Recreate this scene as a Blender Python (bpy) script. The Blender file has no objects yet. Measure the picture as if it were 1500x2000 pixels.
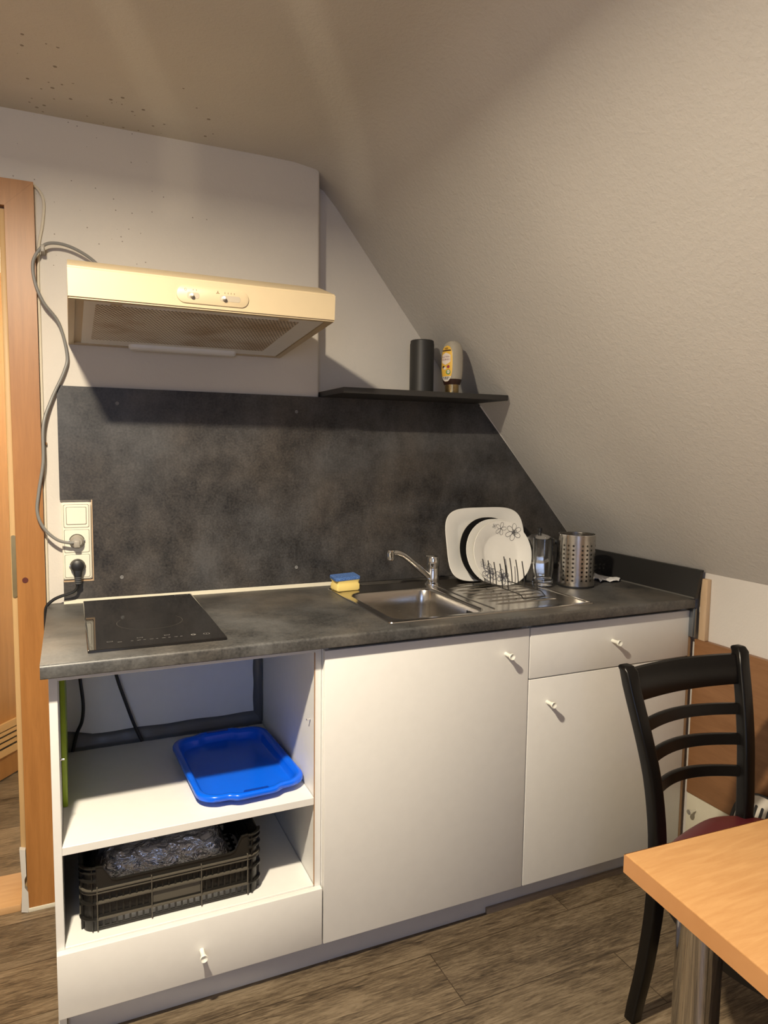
import bpy, bmesh, math, random
from mathutils import Vector, Matrix
random.seed(7)
S = bpy.context.scene
COL = S.collection
R = math.radians

# ------------------------------------------------------------------ camera
cd = bpy.data.cameras.new('camera'); cam = bpy.data.objects.new('camera', cd); COL.objects.link(cam)
_F = Vector((0.40814295, 0.90847847, -0.08992328)); _R = Vector((0.91258286, -0.40867794, 0.01322408)); _U = Vector((0.02473587, 0.08745976, 0.9958609))
cam.matrix_world = Matrix(((_R.x, _U.x, -_F.x, 0.0510), (_R.y, _U.y, -_F.y, -2.13643), (_R.z, _U.z, -_F.z, 1.32027), (0, 0, 0, 1)))
cd.sensor_fit = 'VERTICAL'; cd.sensor_height = 36.0; cd.sensor_width = 27.0; cd.lens = 1369.06 / 2000 * 36.0
cd.clip_start = 0.02; cd.clip_end = 60
S.camera = cam

# ------------------------------------------------------------------ world, lights, exposure
w = bpy.data.worlds.new('world'); S.world = w; w.use_nodes = True
w.node_tree.nodes['Background'].inputs[0].default_value = (0.45, 0.6, 1.0, 1)
w.node_tree.nodes['Background'].inputs[1].default_value = 0.3
S.view_settings.view_transform = 'Standard'; S.view_settings.look = 'None'
S.view_settings.gamma = 1.0; S.view_settings.use_curve_mapping = False
S.view_settings.exposure = 0.0

def area(name, loc, size, power, color, rot, shape='DISK', sy=None):
    l = bpy.data.lights.new(name, 'AREA'); l.shape = shape; l.size = size
    if sy: l.size_y = sy
    l.energy = power; l.color = color
    o = bpy.data.objects.new(name, l); COL.objects.link(o); o.location = loc; o.rotation_euler = rot
    return o
LAMP = Vector((-0.12, -1.40, 2.115))
kl = area('kitchen_ceiling_light', LAMP, 0.085, 71.0, (1.0, 0.87, 0.67), (0, 0, 0)); kl.data.spread = R(176)
# added fill light just under the lamp, lifts the upper walls and ceiling
gl = bpy.data.lights.new('upper_wall_fill', 'POINT'); gl.energy = 4.5; gl.color = (1.0, 0.83, 0.62); gl.shadow_soft_size = 0.03
glo = bpy.data.objects.new('upper_wall_fill', gl); COL.objects.link(glo); glo.location = LAMP - Vector((0, 0, 0.05))
# daylight through the gable window behind the camera
area('window_daylight', (-0.62, -3.93, 1.45), 0.85, 14.0, (0.44, 0.60, 1.0), (R(90), 0, 0), 'RECTANGLE', 1.15)
# hallway lamp beyond the door
area('hallway_light', (-0.45, 1.0, 2.25), 0.2, 75.0, (1.0, 0.85, 0.62), (0, 0, 0))

# ------------------------------------------------------------------ material helpers
def newmat(name):
    m = bpy.data.materials.new(name); m.use_nodes = True
    return m, m.node_tree, m.node_tree.nodes['Principled BSDF']
def pset(b, **k):
    for a, v in k.items():
        n = {'color': 'Base Color', 'rough': 'Roughness', 'metal': 'Metallic', 'spec': 'Specular IOR Level', 'trans': 'Transmission Weight', 'ior': 'IOR', 'coat': 'Coat Weight', 'coatr': 'Coat Roughness', 'sheen': 'Sheen Weight', 'aniso': 'Anisotropic', 'sss': 'Subsurface Weight'}[a]
        b.inputs[n].default_value = (*v, 1) if a == 'color' else v
def nodes(nt):
    N = nt.nodes.new; L = nt.links.new
    return N, L
def coords(nt, scale=(1, 1, 1), rot=(0, 0, 0)):
    N, L = nodes(nt)
    tc = N('ShaderNodeTexCoord'); mp = N('ShaderNodeMapping')
    mp.inputs['Scale'].default_value = scale; mp.inputs['Rotation'].default_value = rot
    L(tc.outputs['Object'], mp.inputs[0]); return mp.outputs[0]
def noise(nt, vec, scale, detail=4, rough=0.55, dist=0):
    N, L = nodes(nt); n = N('ShaderNodeTexNoise'); n.inputs['Scale'].default_value = scale; n.inputs['Detail'].default_value = detail
    n.inputs['Roughness'].default_value = rough; n.inputs['Distortion'].default_value = dist; L(vec, n.inputs['Vector']); return n.outputs[0]
def ramp(nt, fac, stops):
    N, L = nodes(nt); r = N('ShaderNodeValToRGB'); e = r.color_ramp.elements
    while len(e) < len(stops): e.new(0.5)
    for i, (p, c) in enumerate(stops):
        e[i].position = p; e[i].color = (*c, 1) if not isinstance(c, float) else (c, c, c, 1)
    L(fac, r.inputs[0]); return r.outputs[0]
def math_(nt, op, a, b=None, c=None):
    N, L = nodes(nt); n = N('ShaderNodeMath'); n.operation = op
    for i, v in enumerate((a, b, c)):
        if v is None: continue
        if isinstance(v, (int, float)): n.inputs[i].default_value = v
        else: L(v, n.inputs[i])
    return n.outputs[0]
def mix(nt, fac, a, b, mode='MIX'):
    N, L = nodes(nt); n = N('ShaderNodeMix'); n.data_type = 'RGBA'; n.blend_type = mode
    for i, v in ((0, fac), (6, a), (7, b)):
        if isinstance(v, (int, float)): n.inputs[i].default_value = v
        elif isinstance(v, tuple): n.inputs[i].default_value = (*v, 1)
        else: L(v, n.inputs[i])
    return n.outputs[2]
def bump(nt, b, h, strength=0.2, dist=0.002):
    N, L = nodes(nt); n = N('ShaderNodeBump'); n.inputs['Strength'].default_value = strength; n.inputs['Distance'].default_value = dist
    L(h, n.inputs['Height']); L(n.outputs[0], b.inputs['Normal'])
def sep(nt, vec):
    N, L = nodes(nt); n = N('ShaderNodeSeparateXYZ'); L(vec, n.inputs[0]); return n.outputs

def plain(name, color, rough=0.5, **k):
    m, nt, b = newmat(name); pset(b, color=color, rough=rough, **k)
    v = coords(nt); n = noise(nt, v, 35, 3)
    nt.links.new(mix(nt, 1.0, color, ramp(nt, n, [(0.3, 0.975), (0.7, 1.0)]), 'MULTIPLY'), b.inputs['Base Color'])
    return m
def metal(name, color, rough, brush=None):
    m, nt, b = newmat(name); pset(b, color=color, rough=rough, metal=1.0)
    v = coords(nt, brush or (1, 1, 1)); n = noise(nt, v, 60, 4)
    nt.links.new(math_(nt, 'MULTIPLY_ADD', n, min(0.25, rough * 0.9), max(0.02, rough - min(0.12, rough * 0.45))), b.inputs['Roughness'])
    if brush: bump(nt, b, n, 0.05, 0.0005)
    return m
def wood(name, c1, c2, stretch, rough=0.4, scale=7, rot=(0, 0, 0), spec=0.5):
    m, nt, b = newmat(name); pset(b, rough=rough, spec=spec)
    v = coords(nt, stretch, rot)
    n = noise(nt, v, scale, 6, 0.6, 0.6); n2 = noise(nt, v, scale * 9, 3, 0.6)
    f = math_(nt, 'MULTIPLY_ADD', n2, 0.25, math_(nt, 'MULTIPLY', n, 0.8))
    nt.links.new(ramp(nt, f, [(0.32, c1), (0.68, c2)]), b.inputs['Base Color'])
    bump(nt, b, n2, 0.03, 0.0006)
    return m
def plaster(name, color, grain=1.0, mould=False, spots=False):
    m, nt, b = newmat(name); pset(b, rough=0.85, spec=0.25)
    v = coords(nt)
    big = noise(nt, v, 2.2, 3); fine = noise(nt, v, 70, 5, 0.6, 0.3); mid = noise(nt, v, 190, 3)
    col = mix(nt, 1.0, color, ramp(nt, big, [(0.3, 0.93), (0.7, 1.0)]), 'MULTIPLY')
    if mould or spots:   # small brown flecks near the wall joint at the left
        g = nt.nodes.new('ShaderNodeNewGeometry'); p = sep(nt, g.outputs['Position'])
        vo = nt.nodes.new('ShaderNodeTexVoronoi'); vo.inputs['Scale'].default_value = 46; nt.links.new(g.outputs['Position'], vo.inputs['Vector'])
        cs = sep(nt, vo.outputs['Color'])
        dens = noise(nt, g.outputs['Position'], 7, 2)
        cl = lambda v_: math_(nt, 'MINIMUM', math_(nt, 'MAXIMUM', v_, 0.0), 1.0)
        fx = cl(math_(nt, 'MULTIPLY', math_(nt, 'SUBTRACT', 0.50 if mould else 0.48, p[0]), 4.0))
        if mould: fy = math_(nt, 'MULTIPLY', cl(math_(nt, 'MULTIPLY', math_(nt, 'ADD', p[1], 0.42), 3.0)), cl(math_(nt, 'MULTIPLY', math_(nt, 'SUBTRACT', p[2], 2.0), 9.0)))
        else: fy = cl(math_(nt, 'MULTIPLY', math_(nt, 'SUBTRACT', p[2], 1.5), 3.0))
        amt = math_(nt, 'MULTIPLY', math_(nt, 'MULTIPLY', fx, fy), cl(math_(nt, 'MULTIPLY', math_(nt, 'SUBTRACT', dens, 0.28), 3.5)))
        rad = math_(nt, 'MULTIPLY', math_(nt, 'POWER', cs[1], 1.6), 0.26 if mould else 0.20)
        sel = math_(nt, 'LESS_THAN', cs[0], math_(nt, 'MULTIPLY', amt, 1.7 if mould else 1.0))
        hit = math_(nt, 'MULTIPLY', sel, math_(nt, 'LESS_THAN', vo.outputs['Distance'], rad))
        col = mix(nt, math_(nt, 'MULTIPLY', hit, 0.65), col, (0.12, 0.085, 0.05))
        if mould:
            yel = math_(nt, 'MULTIPLY', math_(nt, 'MULTIPLY', fx, cl(math_(nt, 'MULTIPLY', math_(nt, 'ADD', p[1], 0.12), 6.0))), math_(nt, 'MULTIPLY', dens, 0.7))
            col = mix(nt, yel, col, (0.42, 0.35, 0.22))
    nt.links.new(col, b.inputs['Base Color'])
    bump(nt, b, math_(nt, 'ADD', fine, math_(nt, 'MULTIPLY', mid, 0.4)), 0.35 * grain, 0.004)
    return m

M = {}
M['wall'] = plaster('wall_plaster', (0.70, 0.655, 0.585), 0.55, spots=True)
M['slope'] = plaster('slope_woodchip', (0.60, 0.57, 0.525), 1.0, mould=True)
M['knee'] = plaster('knee_wall_plaster', (0.66, 0.62, 0.57), 0.8)
M['roomwall'] = plaster('room_wall_plaster', (0.50, 0.47, 0.435), 0.6)
M['hallwall'] = plaster('hall_plaster', (0.85, 0.83, 0.78), 0.6)
M['white'] = plain('cabinet_white', (0.80, 0.785, 0.745), 0.42)
M['whitein'] = plain('cabinet_inside_white', (0.80, 0.79, 0.76), 0.5)
M['rear'] = plain('cabinet_rear_white', (0.74, 0.75, 0.78), 0.5)
M['knob'] = plain('knob_plastic', (0.86, 0.85, 0.76), 0.28)
M['hood'] = plain('hood_enamel', (0.56, 0.45, 0.285), 0.42)
M['hoodgrey'] = plain('hood_panel', (0.80, 0.79, 0.76), 0.4)
M['tape'] = plain('duct_tape', (0.10, 0.105, 0.115), 0.3)
M['black'] = plain('black_plastic', (0.014, 0.014, 0.015), 0.42)
M['blackcable'] = plain('black_cable', (0.012, 0.012, 0.013), 0.4)
M['greycable'] = plain('grey_cable', (0.22, 0.215, 0.20), 0.45)
M['whitecable'] = plain('white_cable', (0.72, 0.66, 0.52), 0.45)
M['greyplug'] = plain('grey_plug', (0.36, 0.33, 0.28), 0.4)
M['socket'] = plain('socket_cream', (0.86, 0.82, 0.68), 0.3)
M['socketline'] = plain('socket_gap', (0.10, 0.09, 0.07), 0.6)
M['sealant'] = plain('sealant_cream', (0.72, 0.68, 0.55), 0.5)
M['caulk'] = plain('caulk_white', (0.72, 0.69, 0.63), 0.6)
M['greycaulk'] = plain('caulk_grey', (0.10, 0.095, 0.085), 0.5)
M['steel'] = metal('brushed_steel', (0.52, 0.495, 0.46), 0.22, (1, 14, 14))
M['steelv'] = metal('holder_steel', (0.55, 0.52, 0.48), 0.24)
M['chrome'] = metal('chrome', (0.78, 0.77, 0.75), 0.13)
M['pipe'] = metal('chrome_pipe', (0.50, 0.50, 0.50), 0.05)
M['alu'] = metal('moka_aluminium', (0.86, 0.86, 0.87), 0.22)
M['screw'] = plain('screw_grey', (0.22, 0.215, 0.21), 0.45)
M['brass'] = metal('brass', (0.55, 0.42, 0.2), 0.35)
M['porcelain'] = plain('porcelain', (0.82, 0.80, 0.74), 0.18)
M['motif'] = plain('flower_print', (0.10, 0.10, 0.10), 0.4)
M['motiflight'] = plain('flower_print_grey', (0.35, 0.35, 0.35), 0.4)
M['darkplate'] = plain('dark_plate', (0.012, 0.012, 0.012), 0.25)
M['wire'] = plain('rack_wire', (0.02, 0.018, 0.016), 0.35)
M['sponge'] = plain('sponge_foam', (0.85, 0.66, 0.22), 0.9)
M['cloth'] = plain('white_cloth', (0.80, 0.79, 0.78), 0.9)
M['canister'] = plain('canister_grey', (0.030, 0.029, 0.027), 0.5)
M['shelf'] = plain('shelf_dark', (0.030, 0.028, 0.026), 0.45)
M['blue'] = plain('blue_plastic', (0.002, 0.125, 0.86), 0.22)
M['green'] = plain('green_plastic', (0.25, 0.36, 0.02), 0.4)
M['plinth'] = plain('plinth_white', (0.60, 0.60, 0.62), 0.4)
M['plinthdirt'] = wood('plinth_batten', (0.20, 0.155, 0.115), (0.30, 0.24, 0.185), (1.2, 10, 10), 0.6)
M['seat'] = plain('oxblood_vinyl', (0.085, 0.010, 0.014), 0.38)
M['chair'] = plain('black_lacquer', (0.0045, 0.004, 0.0038), 0.28, spec=0.3)
M['casing'] = wood('casing_wood', (0.30, 0.125, 0.030), (0.41, 0.182, 0.048), (9, 9, 0.6), 0.4, 5)
M['jamb'] = wood('jamb_edge_wood', (0.52, 0.33, 0.14), (0.62, 0.41, 0.19), (9, 9, 0.6), 0.5, 5)
M['leaf'] = wood('door_leaf_wood', (0.40, 0.19, 0.055), (0.52, 0.26, 0.085), (7, 7, 0.5), 0.35, 5)
M['vent'] = wood('vent_wood', (0.50, 0.30, 0.12), (0.62, 0.40, 0.18), (0.8, 0.8, 8), 0.4, 5)
M['table'] = wood('table_beech', (0.33, 0.165, 0.060), (0.41, 0.230, 0.094), (1.2, 12, 12), 0.38, 9)
M['tableedge'] = wood('table_edging', (0.34, 0.160, 0.058), (0.41, 0.205, 0.082), (1, 1, 1), 0.4, 3)
M['wainscot'] = wood('wainscot_wood', (0.20, 0.092, 0.036), (0.29, 0.142, 0.062), (7, 0.8, 7), 0.4, 5)
M['rawwood'] = wood('raw_board', (0.50, 0.34, 0.20), (0.62, 0.45, 0.29), (8, 8, 0.8), 0.6, 5)
M['cream'] = plain('cream_board', (0.62, 0.58, 0.46), 0.5)
M['paper'] = plain('torn_tape', (0.62, 0.60, 0.55), 0.6)
M['foilmat'] = None
def foil():
    m, nt, b = newmat('aluminium_foil'); pset(b, color=(0.80, 0.82, 0.88), rough=0.26, metal=0.75)
    v = coords(nt, (1, 1.6, 1.6)); n = noise(nt, v, 26, 3, 0.55, 0.8); bump(nt, b, n, 0.8, 0.03); return m
M['foil'] = foil()
M['cratedust'] = plain('dusty_black_plastic', (0.085, 0.075, 0.058), 0.5)
M['crate'] = plain('crate_plastic', (0.013, 0.012, 0.0105), 0.33)
def glassm(name, color, rough=0.0, ior=1.45):
    m, nt, b = newmat(name); pset(b, color=color, rough=rough, trans=1.0, ior=ior); 
    v = coords(nt); n = noise(nt, v, 90, 2, 0.5, 1.0); bump(nt, b, n, 0.12, 0.001); return m
M['glass'] = glassm('clear_glass', (0.95, 0.96, 0.96))
M['pet'] = glassm('bottle_plastic', (0.86, 0.81, 0.70), 0.15, 1.15); M['pet'].node_tree.nodes['Principled BSDF'].inputs['Transmission Weight'].default_value = 0.7
def concrete(name, dark, light, rough):
    m, nt, b = newmat(name); pset(b, rough=rough, spec=0.5)
    v = coords(nt)
    a = noise(nt, v, 5.5, 6, 0.62, 0.2); f = noise(nt, v, 160, 3, 0.6); t = noise(nt, coords(nt, (1, 12, 0.5)), 60, 3)
    k = math_(nt, 'MULTIPLY_ADD', f, 0.30, math_(nt, 'MULTIPLY', a, 0.72))
    k = math_(nt, 'MULTIPLY_ADD', t, 0.12, k)
    hue = noise(nt, v, 3.3, 3, 0.5)
    d2 = mix(nt, ramp(nt, hue, [(0.4, 0.0), (0.6, 1.0)]), light, (light[0] * 1.05, light[1] * 0.93, light[2] * 0.80))
    c = mix(nt, ramp(nt, k, [(0.42, 0.0), (0.72, 1.0)]), dark, d2)
    nt.links.new(c, b.inputs['Base Color'])
    nt.links.new(math_(nt, 'MULTIPLY_ADD', f, 0.18, rough - 0.09), b.inputs['Roughness'])
    bump(nt, b, f, 0.10, 0.001)
    return m
M['splash'] = concrete('splash_laminate', (0.009, 0.0085, 0.009), (0.088, 0.086, 0.086), 0.45)
M['worktop'] = concrete('worktop_laminate', (0.028, 0.028, 0.028), (0.128, 0.128, 0.126), 0.42)
def hobglass():
    m, nt, b = newmat('hob_glass'); pset(b, color=(0.012, 0.011, 0.011), rough=0.06, spec=0.5)
    v = coords(nt); n = noise(nt, v, 120, 3); nt.links.new(math_(nt, 'MULTIPLY_ADD', n, 0.06, 0.02), b.inputs['Roughness']); return m
M['hob'] = hobglass()
M['hobmark'] = plain('hob_print', (0.32, 0.31, 0.30), 0.4)
def filterm():   # perforated filter sheet with a grease tint
    m, nt, b = newmat('perforated_filter'); pset(b, rough=0.45)
    v = coords(nt); p = sep(nt, v)
    u = math_(nt, 'DIVIDE', p[0], 0.0088); vv = math_(nt, 'DIVIDE', p[1], 0.0105)
    row = math_(nt, 'FLOOR', vv)
    u2 = math_(nt, 'ADD', u, math_(nt, 'MULTIPLY', math_(nt, 'MODULO', math_(nt, 'ABSOLUTE', row), 2.0), 0.5))
    fu = math_(nt, 'SUBTRACT', math_(nt, 'FRACT', u2), 0.5); fv = math_(nt, 'SUBTRACT', math_(nt, 'FRACT', vv), 0.5)
    d = math_(nt, 'ADD', math_(nt, 'POWER', math_(nt, 'DIVIDE', fu, 0.29), 2.0), math_(nt, 'POWER', math_(nt, 'DIVIDE', fv, 0.30), 2.0))
    hole = math_(nt, 'LESS_THAN', d, 1.0)
    g = ramp(nt, noise(nt, v, 7, 3), [(0.42, (0.78, 0.73, 0.64)), (0.66, (0.50, 0.38, 0.24))])
    nt.links.new(mix(nt, hole, g, (0.045, 0.028, 0.014)), b.inputs['Base Color']); return m
M['filter'] = filterm()
def floorm():
    m, nt, b = newmat('vinyl_plank_floor'); pset(b, rough=0.42, spec=0.4)
    N, L = nodes(nt); v = coords(nt)
    br = N('ShaderNodeTexBrick'); L(v, br.inputs['Vector'])
    br.inputs['Scale'].default_value = 1.0; br.inputs['Brick Width'].default_value = 1.22; br.inputs['Row Height'].default_value = 0.185
    br.inputs['Mortar Size'].default_value = 0.0012; br.inputs['Mortar Smooth'].default_value = 0.1; br.offset = 0.37
    br.inputs['Color1'].default_value = (0.72, 0.72, 0.72, 1); br.inputs['Color2'].default_value = (1.05, 1.02, 0.98, 1); br.inputs['Mortar'].default_value = (0.25, 0.22, 0.2, 1)
    off = N('ShaderNodeVectorMath'); off.operation = 'MULTIPLY_ADD'
    L(br.outputs['Color'], off.inputs[0]); off.inputs[1].default_value = (7, 3, 0); L(v, off.inputs[2])
    def mpn(sc, scale, det, ro, di):
        mp = N('ShaderNodeMapping'); mp.inputs['Scale'].default_value = sc; L(off.outputs[0], mp.inputs[0]); return noise(nt, mp.outputs[0], scale, det, ro, di)
    a = mpn((0.8, 3.0, 1), 2.2, 6, 0.65, 1.4); g = mpn((1.4, 15, 1), 7, 6, 0.72, 1.2); g2 = mpn((2.6, 42, 1), 11, 3, 0.65, 0.8)
    k = math_(nt, 'MULTIPLY_ADD', g, 0.36, math_(nt, 'MULTIPLY', a, 0.36)); k = math_(nt, 'MULTIPLY_ADD', g2, 0.28, k)
    c = ramp(nt, k, [(0.40, (0.038, 0.027, 0.017)), (0.475, (0.125, 0.091, 0.056)), (0.53, (0.205, 0.155, 0.098)), (0.62, (0.305, 0.240, 0.160))])
    L(mix(nt, 1.0, c, br.outputs['Color'], 'MULTIPLY'), b.inputs['Base Color'])
    bump(nt, b, math_(nt, 'ADD', g, math_(nt, 'MULTIPLY', br.outputs['Fac'], -1.0)), 0.12, 0.002)
    return m
M['floor'] = floorm()
def scourer():
    m, nt, b = newmat('blue_scourer'); pset(b, rough=0.95)
    v = coords(nt); n = noise(nt, v, 420, 3, 0.7)
    nt.links.new(ramp(nt, n, [(0.42, (0.03, 0.10, 0.36)), (0.62, (0.16, 0.30, 0.62))]), b.inputs['Base Color']); bump(nt, b, n, 0.8, 0.003); return m
M['scourer'] = scourer()
M['gold'] = metal('gold_cap', (0.42, 0.31, 0.15), 0.28)
M['browncap'] = plain('brown_ring', (0.030, 0.012, 0.008), 0.35)
M['labelyellow'] = plain('label_yellow', (0.78, 0.47, 0.06), 0.45)
M['labelcream'] = plain('label_cream', (0.78, 0.68, 0.60), 0.5)
M['labelbrown'] = plain('label_brown', (0.05, 0.022, 0.012), 0.5)
M['labelred'] = plain('label_red', (0.30, 0.03, 0.07), 0.5)
M['labelgreen'] = plain('label_green', (0.08, 0.25, 0.06), 0.5)
M['labelwhite'] = plain('label_white', (0.75, 0.72, 0.66), 0.5)
def emit(name, color, s):
    m, nt, b = newmat(name); pset(b, color=(0.9, 0.9, 0.85)); b.inputs['Emission Color'].default_value = (*color, 1); b.inputs['Emission Strength'].default_value = s; return m

# ------------------------------------------------------------------ mesh helpers
WL = {}          # world position of every parent object's origin (all unrotated unless noted)
def finish(name, bm, mat, parent=None, angle=35, origin=None, kind=None, smooth=True):
    me = bpy.data.meshes.new(name)
    if parent is None:
        if origin is None:
            xs = [v.co.x for v in bm.verts]; ys = [v.co.y for v in bm.verts]; zs = [v.co.z for v in bm.verts]
            origin = Vector(((min(xs) + max(xs)) / 2, (min(ys) + max(ys)) / 2, min(zs)))
        o0 = Vector(origin)
    else:
        o0 = WL[parent.name]
    bm.normal_update()
    for v in bm.verts: v.co -= o0
    bm.to_mesh(me); bm.free()
    mats = mat if isinstance(mat, (list, tuple)) else [mat]
    for x in mats: me.materials.append(x)
    if smooth:
        me.polygons.foreach_set('use_smooth', [True] * len(me.polygons)); me.set_sharp_from_angle(angle=R(angle))
    o = bpy.data.objects.new(name, me); COL.objects.link(o)
    if parent is None: o.location = o0; WL[o.name] = o0.copy()
    else: o.parent = parent; WL[o.name] = o0.copy()
    if kind: o['kind'] = kind
    return o
def islands(name, bm, mat, parent, **k):
    bm.verts.ensure_lookup_table(); seen = set(); out = []
    for v in bm.verts:
        if v in seen: continue
        st = [v]; seen.add(v); comp = []
        while st:
            q = st.pop(); comp.append(q)
            for e in q.link_edges:
                o = e.other_vert(q)
                if o not in seen: seen.add(o); st.append(o)
        b2 = BM(); mp = {q: b2.verts.new(q.co) for q in comp}
        for f in {f for q in comp for f in q.link_faces}: b2.faces.new([mp[q] for q in f.verts])
        out.append(finish(name, b2, mat, parent, **k))
    bm.free(); return out
def thing(name, label, cat, loc, group=None):
    o = bpy.data.objects.new(name, None); COL.objects.link(o); o.location = loc; o.empty_display_size = 0.05
    WL[o.name] = Vector(loc); tag(o, label, cat, group); return o
def tag(o, label, cat, group=None):
    o['label'] = label; o['category'] = cat
    if group: o['group'] = group
    return o
def struct(name, bm, mat, parent=None, **k):
    return finish(name, bm, mat, parent, kind='structure' if parent is None else None, **k)
def BM(): return bmesh.new()
def box(bm, x0, x1, y0, y1, z0, z1, bev=0.0, seg=2, mi=0):
    vs = [bm.verts.new((x, y, z)) for z in (z0, z1) for y in (y0, y1) for x in (x0, x1)]
    fs = [bm.faces.new([vs[i] for i in q]) for q in ((0, 2, 3, 1), (4, 5, 7, 6), (0, 1, 5, 4), (2, 6, 7, 3), (0, 4, 6, 2), (1, 3, 7, 5))]
    for f in fs: f.material_index = mi
    if bev:
        es = list({e for f in fs for e in f.edges})
        bmesh.ops.bevel(bm, geom=es, offset=bev, segments=seg, affect='EDGES', profile=0.5)
    return bm
def bx(*a, **k): return box(BM(), *a, **k)
def prism(bm, pts, axis, a0, a1, mi=0):
    """pts: 2-d polygon; axis 0/1/2 is the extrusion axis (other two axes in order)"""
    def P(p, a):
        c = list(p); c.insert(axis, a); return c
    A = [bm.verts.new(P(p, a0)) for p in pts]; B = [bm.verts.new(P(p, a1)) for p in pts]
    n = len(pts); fs = []
    for i in range(n): fs.append(bm.faces.new((A[i], A[(i + 1) % n], B[(i + 1) % n], B[i])))
    fs.append(bm.faces.new(A[::-1])); fs.append(bm.faces.new(B))
    bmesh.ops.recalc_face_normals(bm, faces=fs)
    for f in fs: f.material_index = mi
    return bm
def frame_of(t, up=None):
    t = Vector(t).normalized(); up = Vector(up) if up else (Vector((0, 0, 1)) if abs(t.z) < 0.9 else Vector((1, 0, 0)))
    a = t.cross(up).normalized(); b = a.cross(t).normalized(); return a, b
def spline(pts, n=8, closed=False):
    P = [Vector(p) for p in pts]; out = []; m = len(P)
    rng = range(m) if closed else range(m - 1)
    for i in rng:
        p0 = P[(i - 1) % m] if closed or i > 0 else P[0]; p1 = P[i]; p2 = P[(i + 1) % m]; p3 = P[(i + 2) % m] if closed or i + 2 < m else P[-1]
        for k in range(n):
            t = k / n
            out.append(0.5 * ((2 * p1) + (p2 - p0) * t + (2 * p0 - 5 * p1 + 4 * p2 - p3) * t * t + (3 * p1 - p0 - 3 * p2 + p3) * t ** 3))
    if not closed: out.append(P[-1])
    return out
def loft(bm, loops, cap0=True, cap1=True, close=False, mi=0):
    vs = [[bm.verts.new(p) for p in l] for l in loops]; n = len(loops[0]); fs = []
    rng = range(len(vs) if close else len(vs) - 1)
    for i in rng:
        A, B = vs[i], vs[(i + 1) % len(vs)]
        for k in range(n): fs.append(bm.faces.new((A[k], A[(k + 1) % n], B[(k + 1) % n], B[k])))
    if not close:
        if cap0: fs.append(bm.faces.new(vs[0][::-1]))
        if cap1: fs.append(bm.faces.new(vs[-1]))
    bmesh.ops.recalc_face_normals(bm, faces=fs)
    for f in fs: f.material_index = mi
    return bm
def tube(bm, pts, r, seg=10, sm=8, up=None, rx=None):
    P = spline(pts, sm) if sm else [Vector(p) for p in pts]
    loops = []; a = None
    for i, p in enumerate(P):
        t = (P[min(i + 1, len(P) - 1)] - P[max(i - 1, 0)])
        if t.length < 1e-9: t = Vector((0, 0, 1))
        t.normalize()
        if a is None: a, b = frame_of(t, up)
        else:
            a = (a - t * a.dot(t)).normalized(); b = a.cross(t).normalized()
        rr = r(i / (len(P) - 1)) if callable(r) else r
        r2 = rx if rx else rr
        loops.append([p + a * math.cos(2 * math.pi * k / seg) * rr + b * math.sin(2 * math.pi * k / seg) * r2 for k in range(seg)])
    return loft(bm, loops)
def lathe(bm, prof, c=(0, 0, 0), axis=(0, 0, 1), seg=32, cap0=True, cap1=True, up=None, mi=0):
    c = Vector(c); ax = Vector(axis).normalized(); a, b = frame_of(ax, up)
    loops = [[c + ax * h + (a * math.cos(2 * math.pi * k / seg) + b * math.sin(2 * math.pi * k / seg)) * max(r, 1e-5) for k in range(seg)] for r, h in prof]
    return loft(bm, loops, cap0, cap1, mi=mi)
def rrect(w_, h_, r, n=6, cx=0, cy=0):
    out = []
    for sx, sy, a0 in ((1, 1, 0), (-1, 1, 90), (-1, -1, 180), (1, -1, 270)):
        for k in range(n + 1):
            a = R(a0 + 90 * k / n); out.append((cx + sx * (w_ / 2 - r) + r * math.cos(a), cy + sy * (h_ / 2 - r) + r * math.sin(a)))
    return out
def ringflat(bm, c, r, wd, z, seg=64, a0=0, a1=360):
    pr = None
    for k in range(seg + 1):
        a = R(a0 + (a1 - a0) * k / seg)
        q = [bm.verts.new((c[0] + math.cos(a) * rr, c[1] + math.sin(a) * rr, z)) for rr in (r - wd / 2, r + wd / 2)]
        if pr: bm.faces.new((pr[0], pr[1], q[1], q[0]))
        pr = q
    return bm

# ================================================================== THE SETTING
PROF = [(-1.72, 2.19), (0.60, 2.19), (0.70, 2.188), (0.77, 2.178), (0.825, 2.150), (0.87, 2.103), (1.107, 1.808), (1.37, 1.483), (1.771, 1.021), (1.83, 0.953)]
bm = BM(); box(bm, -1.72, 1.95, -4.0, 2.4, -0.08, 0.0); struct('floor', bm, M['floor'])
bm = BM()
top = [(-1.72, 2.32), (0.95, 2.32), (1.98, 1.10), (1.98, 0.953)]
loopA = PROF + top[::-1]
prism(bm, loopA, 1, -4.0, 0.20); struct('ceiling', bm, M['slope'], angle=30)
# back wall, chimney breast with recess at its right, door opening at the left
bm = BM()
XC = 0.7845
def slopex(z):
    for (xa, za), (xb, zb) in zip(PROF[3:], PROF[4:]):
        if zb <= z <= za: return xa + (xb - xa) * (za - z) / (za - zb)
    return 1.83
box(bm, -1.72, -0.93, 0.012, 0.2, 0, 2.20)
box(bm, -0.93, -0.10, 0.012, 0.2, 1.95, 2.20)
vs = rrect(1, 1, 0.01, 4)
pts = [(-0.10, 0.012), (XC - 0.010, 0.012)] + [(XC - 0.010 + 0.010 * math.sin(R(a)), 0.022 - 0.010 * math.cos(R(a))) for a in (22.5, 45, 67.5)] + [(XC, 0.022), (XC, 0.1), (XC, 0.2), (-0.10, 0.2)]
prism(bm, pts, 2, 0, 2.20)
box(bm, XC, 1.98, 0.1, 0.2, 0, 2.20)
struct('wall_back', bm, M['wall'], angle=40)
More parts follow.
